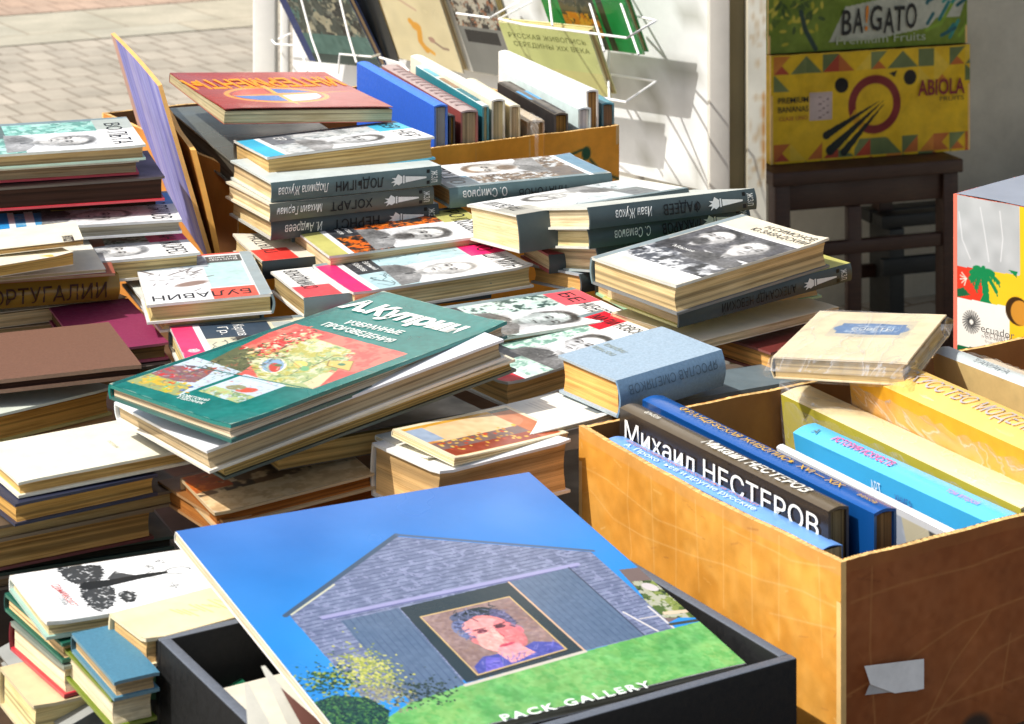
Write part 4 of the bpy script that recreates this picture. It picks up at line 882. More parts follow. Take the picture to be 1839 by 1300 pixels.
book('biography_book', 'teal backed book with brown tinted portrait, against the front of the back box', 'backbk', cover=(120, 146, 152), page=(176, 140, 96), spine=(92, 116, 118), art=A, title=[T1('О', .018, .176, .018, .018, (60, 60, 60)), T1('ПОВ', .050, .174, .020, .06)], spine_text=[T1('О. Смирнов', .135, .004, .010, .055, WH_), T1('ПЛАТОНОВ', .060, .008, .010, .06, (16, 18, 20))])
W_, L_ = POSES['lodtop'][7], POSES['lodtop'][6]
A = series_cover(W_, L_, 35, band=(66, 178, 214), panel=(188, 194, 196), dark=(120, 124, 130), wash=[(140, 146, 146), (206, 208, 206)], skin=(198, 200, 200)); 
book('biography_book', 'biography book with turquoise ends lying on top of the tall dark spined pile', 'lodtop', cover=(214, 216, 214), page=(230, 200, 146), spine=(92, 90, 84), back=(66, 178, 214), art=A, title=[T1('ВЕР', .016, .176, .018, .034), T1('НЕР', .070, .174, .020, .050), T1('ЕР', .020, .042, .012, .022, WH_)])
S1 = dict(page=(236, 214, 176), spine=(78, 96, 98))
book('biography_book', 'first dark spine below the turquoise ended book, pale torch mark', 'lod1', cover=(190, 200, 198), spine_text=[T1('Людмила Жукова', .140, .006, .010, .060, WH_, shear=.2), T1('ЛОДЫГИН', .073, .006, .011, .058, (14, 16, 18), bold=.01)], torch=.020, **S1)
book('biography_book', 'second dark spine below the turquoise ended book, pale orange stripe at its page end', 'lod2', cover=(214, 206, 184), page=(236, 214, 176), spine=(84, 88, 80), spine_text=[T1('Михаил Герман', .140, .005, .009, .055, WH_, shear=.2), T1('ХОГАРТ', .078, .005, .010, .052, (14, 16, 18), bold=.01)], torch=.020)
book('biography_book', 'third dark spine below the turquoise ended book, lowest with a torch mark', 'lod3', cover=(170, 176, 174), page=(236, 214, 176), spine=(60, 70, 74), spine_text=[T1('И. Андреев', .145, .006, .010, .045, WH_, shear=.2), T1('НЕРНСТ', .075, .006, .011, .056, (14, 16, 18), bold=.01)], torch=.020)
A = Art(129, 207, 1.2, (224, 216, 198)); A.rect(0, 165, 52, 210, (222, 60, 52))
book('biography_book', 'book with red corner sticking out under the tall dark spined pile', 'titlered1', cover=(214, 206, 188), page=(232, 206, 160), spine=(48, 54, 54), art=A, title=[T1('ПЛАТОН', .034, .180, .014, .080)])
A = Art(122, 207, 1.2, (226, 224, 218)); A.rect(0, 165, 46, 210, (224, 76, 84))
book('biography_book', 'book with pale red corner under the one with the pink title block', 'titlered2', cover=(220, 218, 212), page=(196, 176, 136), spine=(96, 112, 114), art=A, title=[T1('СПИРИДОНОВ', .034, .180, .016, .082)])
A = series_cover(POSES['volta'][7], POSES['volta'][6], 41, band=(236, 236, 232), panel=(140, 196, 184), dark=(92, 112, 108), wash=[(176, 214, 204), (96, 150, 140)], hair=(96, 96, 96)); A.rect(8, 165, 60, 300, (176, 184, 176))
book('biography_book', 'mint green biography book, topmost of the far left pile', 'volta', cover=(206, 214, 210), page=(204, 184, 148), spine=GR_SP, back=(176, 214, 198), art=A, title=[T1('ВО', .030, .176, .018, .036), T1('ЛЬТА', .074, .174, .022, .064)])
book('biography_book', 'book with white and crimson edge, second in the far left pile', 'volta2', cover=(228, 224, 214), page=(190, 170, 142), spine=(70, 72, 74), back=(214, 40, 60))
book('dark_book', 'dark brown book, third in the far left pile', 'volta3', cover=(44, 36, 34), page=(74, 52, 40), spine=(30, 30, 32), back=(200, 34, 50))  # page colours of these two darkened to carry the pile's shadow
book('dark_book', 'black brown book at the bottom of the far left pile', 'volta4', cover=(36, 32, 30), page=(66, 50, 40), spine=(26, 26, 28))
W_, L_ = POSES['polyakov'][7], POSES['polyakov'][6]
A = series_cover(W_, L_, 47, band=(40, 140, 204), panel=(70, 150, 200), dark=(40, 40, 44), wash=[(126, 176, 204)], skin=(206, 200, 196), bald=True); A.rect(22, 70, 66, 112, (206, 196, 96)); A.ell(44, 90, 14, 12, (150, 160, 130), soft=.3); A.rect(12, 52, 60, 70, (226, 226, 226)); A.rect(0, 40, 140, 50, (228, 226, 222)); A.rect(12, 150, 50, 160, (206, 120, 70))
book('biography_book', 'blue banded biography book with white bearded portrait, left of the purple flap', 'polyakov', cover=(196, 200, 206), page=(176, 176, 176), spine=GR_SP, art=A, title=[T1('П', .030, .178, .016, .014), T1('ОЛЯКОВ', .052, .176, .022, .078)])
ser('b', 'biography book with magenta title corner and bearded portrait, below the blue banded one', 'zhores', 53, [T1('ЖАН', .014, .178, .018, .038), T1('ЖОРЕС', .062, .174, .022, .060)], (236, 32, 112), dict(panel=(80, 116, 104), wash=[(34, 44, 42), (176, 196, 188)], skin=(226, 226, 224), hair=(120, 122, 124), beard=True))
# left middle pile
book('brochure', 'cream brochure with a small dark label, on top of the left pile', 'broch1', cover=(234, 226, 202), page=(222, 190, 130), hard=False, T=.004, title=[('ИТОГ', .066, .190, .010, dict(wdt=.030, col=(60, 50, 46), bold=.04))], curl=.002, wear=.5)
book('paperback', 'yellowed paperback directly under the cream brochure', 'broch2', cover=(232, 222, 196), page=(214, 176, 104), hard=False, wear=.5, title=[('ФОНД', .020, .190, .008, dict(wdt=.05, col=(150, 146, 140), bold=.04))])
book('white_book', 'thin white book sticking out to the right of the left pile', 'whitebk', cover=(226, 220, 204), page=(224, 214, 190), hard=False)
book('brown_book', 'thin terracotta covered book between the left pile and the portraits', 'terra', cover=(150, 82, 62), page=(200, 180, 150), hard=False)
_r = POSES['portug']
R0 = book('gold_book', 'book with rounded gold spine and brown capitals in the left pile', 'portug', cover=(150, 116, 44), page=PGT, spine=(156, 122, 48), mat=M_GLOSS, spbulge=.9)
mb = MB(); fsu = lambda u, v: (-.9 * min(_r[8] * .5, .01) * math.sin(math.pi * v / _r[8]) - .0030, _r[6] - u, v)
put_text(mb, 'ПОРТУГАЛИИ', fsu, _r[6] - .150, .0055, .0165, .136, (70, 40, 24)); mb.build('spine_lettering', M_INK, R0)
book('loose_sheets', 'fanned layers of pale sheets under the gold spined book', 'layers', cover=(222, 206, 172), page=(226, 206, 166), hard=False, curl=.004, cat='paper stack')
book('loose_sheets', 'thin grey brown brochure under the fanned pale sheets', 'layers2', cover=(176, 150, 116), page=(206, 180, 130), hard=False, cat='paper stack')
book('maroon_book', 'maroon cloth book in the gap left of the hot pink ended book', 'purple', cover=(128, 40, 76), page=(120, 96, 70), mat=M_CLOTH)
A = Art(160, 200, 1.5, (44, 38, 36)); A.rect(96, 176, 126, 196, (214, 190, 90)); A.ell(112, 186, 9, 6, (70, 60, 44))
book('dark_book', 'black book with a small yellow picture under the maroon one', 'darkpic', cover=(40, 36, 34), page=(150, 120, 84), art=A)
book('leather_book', 'plain brown book with a big matt cover at the left edge', 'leather', cover=(112, 78, 60), page=(52, 30, 20), spine=(70, 40, 26), mat=M_CLOTH, hard=True, inset=.001, board=.0035)
book('thick_book', 'tan paged book with pale green cover edge under the plain brown book', 'tan1', cover=(208, 214, 200), page=(222, 166, 82), back=(190, 170, 90), gap=-.001)
book('brown_book', 'rust brown book at the bottom below the plain brown book', 'tan2', cover=(170, 120, 70), page=(190, 128, 66))
# green art album and the pale books under it
A = Art(POSES['kuprin'][7] * 1000, POSES['kuprin'][6] * 1000, .8, (16, 112, 106)); al = np.ones_like(A.X, bool)
A.tint(al, 8, 22, 4); A.tint(al, 7, 4, 5)
P1 = [(28.1,74.2),(-0.1,205.8),(152.6,210.0),(152.3,97.9)]; A.poly(P1, (214, 92, 84)); m1 = A.polymask(P1)
A.speckle(m1, [(206, 84, 78), (226, 116, 100)], 14, 3, .5)
A.poly([(28.1,74.2),(13.8,132.9),(39.5,137.4),(62.1,108.9),(71.3,85.8),(62.9,74.1)], (92, 96, 66)); 
A.poly([(55.3,112.7),(48.0,189.1),(104.7,186.7),(124.8,147.6),(152.3,97.9),(106.4,81.4)], (168, 182, 128)); A.speckle(A.polymask([(39.0,118.6),(48.0,189.1),(114.5,183.0),(148.6,113.7),(106.4,81.4)]), [(196, 196, 130), (120, 150, 100), (206, 206, 170), (176, 170, 90)], 8, 13, .58)
for i in range(46):
    r = random.Random(i + 50); q = r.random(); X0, Y0_ = (33.9,136.9); X1, Y1_ = (40.9,195.3); A.ell(X0 + (X1 - X0) * q + r.gauss(0, 5), Y0_ + (Y1_ - Y0_) * q + r.gauss(0, 5), r.uniform(1.5, 4), r.uniform(1.5, 4), r.choice([(206, 44, 44), (190, 36, 44), (232, 214, 180), (226, 200, 150), (60, 72, 52), (214, 60, 56)]))
A.ell(*(78.2,117.6), 20, 12, (236, 228, 206), -38); A.ell(*(78.2,117.6), 18, 10, (132, 164, 196), -38); A.ell(*(83.9,114.7), 12, 5, (190, 70, 60), -38); A.ell(*(82.2,120.6), 4, 3, (90, 110, 70))
A.ell(*(95.8,134.4), 9, 6, (232, 196, 108), -30); A.ell(*(107.3,129.0), 7, 4, (112, 170, 120), -30); A.poly([(108.6,156.8),(128.2,168.0),(144.2,148.3),(117.9,145.9)], (204, 180, 96)); A.line([(108.6,156.8),(128.2,168.0),(144.2,148.3),(117.9,145.9),(108.6,156.8)], .9, (110, 80, 50)); A.ell(*(126.0,155.6), 4, 3, (70, 120, 90))
A.poly([(135.2,103.4),(129.8,130.3),(137.6,136.2),(151.9,107.7),(152.3,97.9)], (214, 200, 160)); A.line([(109.1,135.7),(103.0,167.0),(115.6,182.0)], 1, (90, 80, 60))
P2 = [(5.2,12.8),(5.9,89.8),(70.3,90.3),(71.7,17.8)]; A.poly(P2, (190, 206, 220)); m2 = A.polymask(P2)
A.speckle(m2 & A.polymask([(5.2,12.8),(3.7,41.4),(63.6,40.2),(71.7,17.8)]), [(120, 146, 92), (170, 180, 80), (206, 170, 60), (150, 160, 110)], 7, 23, .45)
A.poly([(8.3,37.8),(4.7,61.8),(14.7,69.3),(31.4,62.4),(32.4,73.9),(43.2,83.8),(53.0,64.9),(57.8,47.7),(43.1,40.0)], (132, 96, 100)); A.poly([(34.7,72.0),(42.8,85.3),(50.8,66.7)], (160, 84, 70)); A.speckle(A.polymask([(8.3,37.8),(8.4,68.1),(43.2,83.8),(57.8,47.7)]), [(190, 60, 60), (104, 84, 92)], 6, 63, .62)
for i in range(16):
    r = random.Random(i + 9); x, y = (52.8,33.7); A.ell(x + r.gauss(0, 9), y + r.gauss(0, 5), r.uniform(1, 2.6), r.uniform(1, 2.6), r.choice([(200, 50, 44), (226, 180, 60), (60, 90, 160), (120, 190, 150), (210, 150, 60)]))
P3 = [(76.6,36.6),(76.3,87.8),(127.9,91.0),(128.1,38.0)]; A.poly(P3, (196, 210, 224)); m3 = A.polymask(P3); A.speckle(m3 & A.polymask([(76.6,36.6),(78.0,52.9),(128.8,56.6),(128.1,38.0)]), [(120, 150, 110), (176, 190, 130)], 6, 33, .45); A.ell(*(108.8,62.9), 10, 6, (206, 92, 74), 30); A.ell(*(96.2,61.7), 9, 6, (140, 140, 104), 30)
A.line([(75.7,82.1),(124.3,84.9)], .9, (110, 140, 160), .6)

def dabs(A, mask_pts, n, cs, lo, hi, wd, op, sd_, ang=None):
    xs = [q[0] for q in mask_pts]; ys = [q[1] for q in mask_pts]; k = 0; i = 0
    while k < n and i < n * 12:
        r = random.Random(i * 3 + sd_); i += 1; x, y = r.uniform(min(xs), max(xs)), r.uniform(min(ys), max(ys)); ins = False; m_ = len(mask_pts)
        for j in range(m_):
            (x0, y0), (x1, y1) = mask_pts[j], mask_pts[(j + 1) % m_]
            if (y0 > y) != (y1 > y) and x < (x1 - x0) * (y - y0) / (y1 - y0) + x0: ins = not ins
        if not ins: continue
        k += 1; an_ = r.uniform(0, 6.3) if ang is None else ang + r.uniform(-.5, .5); l_ = r.uniform(lo, hi); A.line([(x, y), (x + l_ * math.cos(an_), y + l_ * math.sin(an_))], r.uniform(wd * .5, wd), r.choice(cs), op)
K_ = [(27.8,77.5),(25.3,149.2),(71.1,142.8),(73.0,90.6),(62.0,71.7)]
dabs(A, K_, 150, [(52, 60, 44), (110, 116, 76), (140, 140, 96), (70, 84, 58), (150, 90, 70)], 2, 6, 2, .7, 11)
dabs(A, [(45.0,123.1),(19.9,160.3),(22.9,211.1),(55.1,196.3),(63.1,136.8)], 170, [(210, 46, 46), (196, 40, 52), (236, 220, 190), (226, 200, 150), (66, 84, 54), (236, 120, 100), (150, 30, 40)], 1.5, 4, 2.4, .85, 12)
dabs(A, [(56.8,122.9),(50.4,187.0),(110.1,187.1),(124.8,147.6),(139.1,106.3),(108.1,86.1)], 130, [(200, 204, 150), (130, 160, 110), (214, 196, 120), (170, 180, 130), (230, 226, 200), (110, 130, 90)], 2, 8, 1.8, .55, 13, -.7)
dabs(A, [(5.6,13.1),(8.6,86.4),(68.7,89.1),(69.6,19.5)], 120, [(150, 166, 110), (206, 180, 80), (190, 200, 214), (120, 100, 110), (160, 80, 70), (90, 120, 90)], 1.5, 5, 1.6, .5, 14)
dabs(A, [(77.3,37.2),(78.5,86.0),(126.8,90.2),(126.1,39.7)], 90, [(206, 216, 226), (150, 170, 130), (206, 110, 90), (170, 190, 210), (130, 150, 160)], 1.5, 5, 1.6, .5, 15)
dabs(A, [(79.5,201.4),(152.6,210.0),(153.1,148.0),(129.8,169.2)], 40, [(226, 108, 96), (200, 78, 70), (236, 130, 110)], 5, 14, 3, .3, 16)
A.line([(56.2,104.4),(47.8,125.2),(77.8,137.1),(103.8,128.1),(110.8,108.8),(91.3,94.0),(64.1,97.9)], .8, (110, 100, 80), .8)
A.line([P1[0], P1[3]], 1.6, (14, 92, 88)); A.rect(0, 0, 7, 400, (10, 92, 90)); 
KB = book('art_album', 'large dark green art album with flower still life, lying askew in the middle', 'kuprin', cover=(14, 110, 104), page=(226, 212, 180), back=(20, 78, 76), art=A, mat=M_GLOSS, board=.003, wear=.15)
mb = MB(); p = POSES['kuprin']; fk = lambda u, v: (u, v, p[8] + .0012)
qa, qb = (2.3,262.5), (147.7,273.6); qa = (qa[0] / 1000, qa[1] / 1000); qb = (qb[0] / 1000, qb[1] / 1000)
an = math.degrees(math.atan2(qb[1] - qa[1], qb[0] - qa[0])); ln_ = math.hypot(qb[0] - qa[0], qb[1] - qa[1])
put_text(mb, 'А.Куприн', fk, qa[0], qa[1], .027, ln_, (236, 236, 230), rot=an, bold=.05, shear=.1)
for s_, u_, v_ in (('ИЗБРАННЫЕ', (44.7,231.4), (108.4,240.3)), ('ПРОИЗВЕДЕНИЯ', (30.8,215.0), (117.9,219.0))):
    l2 = math.hypot(v_[0] - u_[0], v_[1] - u_[1]) / 1000; put_text(mb, s_, fk, u_[0] / 1000, u_[1] / 1000, .0105, l2, (226, 232, 226), rot=math.degrees(math.atan2(v_[1] - u_[1], v_[0] - u_[0])), bold=.02)
for s_, u_, v_ in (('СОВЕТСКИЙ', (73.6,19.3), (103.9,24.4)), ('ХУДОЖНИК', (76.0,14.5), (106.1,17.9))):
    l2 = math.hypot(v_[0] - u_[0], v_[1] - u_[1]) / 1000; put_text(mb, s_, fk, u_[0] / 1000, u_[1] / 1000 - .001, .0045, l2, (220, 226, 220), rot=math.degrees(math.atan2(v_[1] - u_[1], v_[0] - u_[0])), bold=.02)
mb.build('title_lettering', M_INK, KB)
book('white_album', 'white covered album directly under the green art album', 'under1', cover=(226, 228, 234), page=(206, 190, 160), back=(222, 218, 208), spine=(214, 220, 226), curl=.003, gap=-.001, mat=M_GLOSS)
book('green_backed_album', 'thin dark backed album, third from the top under the green art album', 'under2', cover=(214, 204, 180), page=(206, 176, 116), back=(40, 56, 54), curl=-.001)
book('magazine_pile', 'yellowed fanned magazine under the green art album', 'fan', cover=(60, 60, 56), page=(216, 186, 124), hard=False, curl=.006, cat='magazine')
book('red_book', 'dark red book in the shadow under the green art album', 'rdk', L=None, pose=None, T=.012, W=.13, cover=(150, 34, 24), page=(160, 120, 80), M=pose_matrix((*POSES['fan'][:2], POSES['fan'][2] - .0, 0, 0, 0, .2, .13, .012), .012)) if 0 else None
W_, L_ = POSES['woodbk'][7], POSES['woodbk'][6]
A = Art(W_ * 1000, L_ * 1000, 1.2, (214, 182, 134)); al = np.ones_like(A.X, bool); A.speckle(al, [(194, 160, 114), (184, 148, 104), (224, 196, 152)], 10, 4, .55, .7); A.speckle(al & (A.X < 50), [(86, 70, 52), (120, 92, 64)], 16, 9, .5); A.speckle(al & (A.Y < 34) & (A.X < 40), [(206, 110, 30), (180, 84, 26)], 9, 17, .4)
book('picture_book', 'flat tan picture book between the green album and the blue barn album', 'woodbk', cover=(190, 160, 116), page=(178, 112, 50), spine=(204, 176, 130), art=A)
book('picture_book', 'brown paged book below the flat tan picture book', 'woodbk2', cover=(140, 92, 46), page=(176, 116, 56))
# right of it
W_, L_ = POSES['novsky'][7], POSES['novsky'][6]
def nv(p_, seed, band, panel): 
    W_, L_ = POSES[p_][7], POSES[p_][6]; return series_cover(W_, L_, seed, band=band, panel=panel, wash=[(120, 160, 146), (206, 226, 214)], skin=(220, 222, 224))
book('biography_book', 'mint biography book with red foot and pink title corner, under the pale blue book', 'novsky', cover=(206, 214, 210), page=(228, 196, 140), spine=GR_SP, art=nv('novsky', 61, (214, 30, 52), (186, 216, 200)), title=[T1('МАЛИ', .012, .172, .014, .032), T1('НОВСКИЙ', .048, .172, .015, .048)])
book('biography_book', 'mint biography book with salmon title corner, behind the one with the red foot', 'second', cover=(206, 214, 210), page=(214, 190, 150), spine=GR_SP, art=series_cover(POSES['second'][7], POSES['second'][6], 67, band=(240, 96, 108), panel=(190, 214, 206), skin=(196, 206, 204), wash=[(60, 84, 80), (206, 222, 216)]), title=[T1('БЕ', .016, .178, .016, .034), T1('НКЕНДОРФ', .058, .176, .018, .062)])
SB = book('poetry_book', 'thick pale blue cloth book with rounded spine on the mint covers', 'smely', cover=(150, 170, 186), page=(244, 190, 116), spine=(110, 140, 168), mat=M_CLOTH, spbulge=.5, spine_text=[T1('ЯРОСЛАВ СМЕЛЯКОВ', .010, .006, .008, .104, (72, 96, 116))], title=[('поэма', .052, .082, .008, dict(wdt=.03, col=(150, 160, 150), rot=0)), ('лирика', .050, .070, .008, dict(wdt=.03, col=(150, 160, 150)))])
p = POSES['wrapped']
A = Art(p[7] * 1000, p[6] * 1000, 1, (222, 204, 168)); w_, h_ = p[7] * 1000, p[6] * 1000; A.tint(np.ones_like(A.X), 7, 25, 3); A.rect(w_ * .22, h_ * .46, w_ * .84, h_ * .82, (196, 186, 160)); A.ell(w_ * .53, h_ * .64, w_ * .29, h_ * .12, (84, 118, 160)); A.rect(w_ * .28, h_ * .53, w_ * .78, h_ * .75, (84, 118, 160)); A.speckle((abs(A.X - w_ * .54) < w_ * .2) & (abs(A.Y - h_ * .64) < h_ * .08), [(150, 172, 196)], 4, 8, .55)
book('wrapped_book', 'cream book with a blue label wrapped in clear plastic behind the right box', 'wrapped', T=.019, cover=(222, 204, 168), page=(214, 190, 142), art=A, wrap=True, board=.001, gap=.002, title=[('СОВЕТЫ', w_ * .00038, h_ * .0006, .010, dict(wdt=w_ * .00032, col=(206, 212, 214)))])
book('grey_book', 'long thin grey book lying behind the rim of the right box', 'greylong', cover=(104, 118, 124), page=(150, 130, 100), spine=(84, 96, 100))
p = POSES['thick']
book('thick_book', 'very thick cream paged book with white cover behind the barn album', 'thick', cover=(232, 234, 236), page=(244, 208, 154), spine=(226, 218, 204), spbulge=.2)
p = POSES['artbk']; A = Art(p[7] * 1000, p[6] * 1000, .8, (236, 222, 186)); w_, h_ = p[7] * 1000, p[6] * 1000; A.rect(4, 5, w_ - 4, h_ - 5, (206, 142, 74)); mk = (A.X > 4) & (A.X < w_ - 4) & (A.Y > 5) & (A.Y < h_ - 5)
A.tint(mk, 18, 14, 4); A.put(mk & (((A.X - w_ * .36) / 22) ** 2 + ((A.Y - h_ * .48) / 62) ** 2 < 1), (226, 196, 150)); A.put(mk & (A.X > w_ * .74), (150, 62, 40)); A.put(mk & (A.X > w_ * .55) & (A.X < w_ * .74) & (A.Y < h_ * .8), (120, 96, 92)); A.put(mk & (A.Y < 26) & (A.X < w_ * .5), (150, 168, 190)); A.put(mk & (A.Y > h_ - 30), (190, 96, 54), .7); A.put(mk & (A.X < 9), (214, 160, 60)); A.put(mk & (A.X < 10) & (A.Y > h_ - 30), (70, 82, 70))
for i in range(70):
    r = random.Random(i + 400); A.ell(w_ * r.uniform(.5, .86), h_ * r.uniform(.08, .8), r.uniform(1, 2.4), r.uniform(1, 2.4), r.choice([(226, 176, 60), (232, 196, 96), (190, 70, 40), (200, 140, 60)]))
A.tint(mk, 10, 6, 14)
book('art_booklet', 'thin booklet with a warm painted cover lying on the thick white book', 'artbk', cover=(236, 224, 190), page=(232, 214, 170), art=A, hard=False, mat=M_GLOSS)
A = Art(90, 200, 1.5, (234, 234, 224)); [A.line([(10, 186 - k * 5), (50 - (k % 3) * 6, 186 - k * 5)], .8, (150, 150, 150), .6) for k in range(7)]; A.rect(58, 190, 80, 197, (120, 126, 126))
book('magazine', 'white magazine sticking out between the painted booklet and the right box', 'whitemag', cover=(234, 234, 226), page=(226, 222, 206), hard=False, art=A)
# front left piles
CR = book('cream_book', 'clean cream book with tiny lettering, topmost of the front left pile', 'cream', cover=(228, 224, 204), page=(222, 192, 130), spine=(226, 222, 204), title=[('ПОЭЗИЯ', .050, .100, .0032, dict(wdt=.020, col=(150, 150, 130)))], wear=.1)
book('navy_book', 'navy book directly under the clean cream book', 'navy', cover=(40, 44, 66), page=(222, 178, 108), spine=(36, 40, 60), wear=.1)
book('grey_brown_book', 'grey brown book, third in the front left pile', 'greybr', cover=(92, 76, 58), page=(206, 182, 132), back=(120, 100, 74))
book('brown_book', 'thick tan paged book, fourth in the front left pile', 'brown2', cover=(140, 118, 84), page=(206, 166, 102), back=(80, 20, 26), spine=(30, 30, 34))
book('dark_green_book', 'thin dark green book near the bottom of the front left pile', 'greenln', cover=(26, 58, 54), page=(60, 64, 56), spine=(22, 50, 48))
book('grey_book', 'grey board at the bottom of the front left pile', 'greyst', cover=(128, 118, 104), page=(150, 134, 108), back=(100, 92, 80))
p = POSES['tree']; w_, h_ = p[7] * 1000, p[6] * 1000; A = Art(w_, h_, .6, (234, 236, 236)); A.tint(np.ones_like(A.X), 4, 20, 3); bk = (30, 32, 34)
wt_ = (236, 238, 238)
CA = [(3.8,37.6),(-7.5,44.9),(-8.2,52.4),(4.0,58.9),(7.8,70.6),(25.5,68.9),(42.4,60.1),(45.3,46.6),(30.2,38.5)]
CB = [(49.7,42.2),(44.6,53.6),(50.0,65.9),(67.5,65.4),(92.8,55.7),(99.4,43.6),(90.2,39.0),(70.7,39.1)]
CC = [(75.1,65.7),(67.9,72.0),(73.2,78.3),(87.2,76.1),(91.7,67.1)]
def inkmass(pts, n, sd_):
    A.poly(pts, bk, .85); xs = [q[0] for q in pts]; ys = [q[1] for q in pts]; cx = sum(xs) / len(xs); cy = sum(ys) / len(ys)
    for q in range(len(pts)):
        for k in range(7):
            r = random.Random(sd_ + q * 11 + k); t = r.random(); p0, p1 = pts[q], pts[(q + 1) % len(pts)]; x, y = p0[0] + (p1[0] - p0[0]) * t, p0[1] + (p1[1] - p0[1]) * t
            A.ell(x + r.gauss(0, .7), y + r.gauss(0, .7), r.uniform(.7, 1.8), r.uniform(.5, 1.3), bk, r.uniform(0, 180))
    for k in range(n):
        r = random.Random(sd_ + 500 + k); x, y = r.uniform(min(xs), max(xs)), r.uniform(min(ys), max(ys)); A.line([(x, y), (x + r.uniform(-2.4, 2.4), y + r.uniform(-2.4, 2.4)), (x + r.uniform(-3, 3), y + r.uniform(-3, 3))], r.uniform(.35, .9), wt_, .9)
inkmass(CA, 60, 1); inkmass(CB, 70, 2); inkmass(CC, 16, 3)
A.poly([(46.9,41.7),(37.4,49.0),(40.6,70.6),(39.2,93.9),(41.2,116.3),(46.2,115.6),(48.6,91.7),(52.7,69.1),(54.9,48.2)], bk)
A.poly([(38.0,67.8),(24.5,78.3),(34.1,85.4),(41.5,93.1),(46.1,74.3)], bk, .8); [A.line([(28.3,78.1), ((28.3,78.1)[0] + 1.5 + k * 1.4, (28.3,78.1)[1] + 9 + k)], .5, wt_) for k in range(4)]
for (x, y) in ((29.0,106.4), (72.3,110.4), (20.9,118.5)):
    for i in range(22): r = random.Random(i + int(x)); a0_ = x + r.gauss(0, 4), y + r.gauss(0, 2.5); A.line([a0_, (a0_[0] + r.uniform(-2, 2), a0_[1] + r.uniform(-2, 2))], .6, bk, .7)
for k in range(5): A.line([(44.1,93.2), ((44.1,93.2)[0] + (k - 2) * 4, (44.1,93.2)[1] + 12)], .8, bk)
cc_ = (43.7,124.8); A.line([(cc_[0] + 7 * math.cos(t / 6), cc_[1] + 10 * math.sin(t / 6)) for t in range(8, 40)], .9, bk)
TB = book('white_book', 'white book with black ink tree drawing and red letters at front left', 'tree', cover=(226, 232, 230), page=(222, 206, 170), back=(150, 190, 180), art=A, wear=.3)
mb = MB(); p = POSES['tree']; ft = lambda u, v: (u, v, p[8] + .0018)
for s_, u_, v_, c_ in (('Дени', (35.9,22.6), (59.8,25.6), (200, 70, 66)), ('Кост', (61.6,24.2), (84.5,26.3), (206, 90, 80)), ('роман', (57.7,20.9), (77.1,20.6), (170, 176, 176))):
    l2 = math.hypot(v_[0] - u_[0], v_[1] - u_[1]) / 1000; put_text(mb, s_, ft, u_[0] / 1000, u_[1] / 1000, .006, l2, c_, rot=math.degrees(math.atan2(v_[1] - u_[1], v_[0] - u_[0])))
mb.build('title_lettering', M_INK, TB)
book('dark_green_book', 'dark green book with peach pages under the ink tree book', 'dkgreen', cover=(18, 84, 66), page=(240, 206, 156), spine=(20, 60, 56), mat=M_CLOTH)
book('red_edged_book', 'book with crimson boards and white pages, third below the ink tree book', 'redbd', cover=(120, 130, 120), page=(238, 228, 204), back=(190, 40, 56), spine=(110, 20, 36))
book('thick_book', 'cream paged book at the bottom under the crimson boards', 'lowcream', cover=(206, 190, 150), page=(236, 222, 190))
book('olive_book', 'olive green book under the small blue one beside the black box', 'olive', cover=(98, 116, 24), page=(230, 222, 190), spine=(60, 70, 24), mat=M_CLOTH)
book('small_blue_book', 'small plain blue book on the olive one beside the black box', 'smallblue', cover=(72, 122, 146), page=(236, 206, 160), spine=(60, 90, 100), mat=M_CLOTH)
A = Art(POSES['creamlit'][7] * 1000, POSES['creamlit'][6] * 1000, 1, (230, 214, 174)); [A.line([(20 + 3 * (k % 4), 40 + k * 4), (34 + 5 * (k % 3), 44 + k * 4)], 1.4, (206, 176, 96), .7) for k in range(16)]
book('cream_book', 'cream book with faint ochre drawing half hidden by the black box', 'creamlit', cover=(230, 214, 174), page=(238, 200, 150), art=A)
# slanting books at the lower left corner
M0 = lambda x, y, z, ya, tilt, roll: Matrix.Translation((x, y, z)) @ Matrix.Rotation(math.radians(ya), 4, 'Z') @ Matrix.Rotation(math.radians(roll), 4, 'Y') @ Matrix.Rotation(math.radians(tilt), 4, 'X')
for lb, (px_, py_), cv, pg, sp_, z_ in (('black book standing slantwise at the lower left corner, beside the crimson boards', (-0.3788,1.7465), (20, 24, 26), (226, 214, 190), (40, 40, 44), 0),
                           ('green book with crimson spine end slanting at the lower left corner', (-0.3724,1.7329), (24, 92, 66), (232, 222, 200), (200, 24, 48), 0),
                           ('grey paper covered book slanting at the lowest left corner', (-0.4113,1.7931), (150, 152, 148), (206, 196, 170), (120, 110, 96), 0)):
    book('slanting_book', lb, None, T=.014, cover=cv, page=pg, spine=sp_, M=Matrix.Translation((px_, py_, .718)) @ Matrix.Rotation(math.radians(-60), 4, 'Z') @ Matrix.Rotation(math.radians(18), 4, 'X'), L=.12, W=.16)

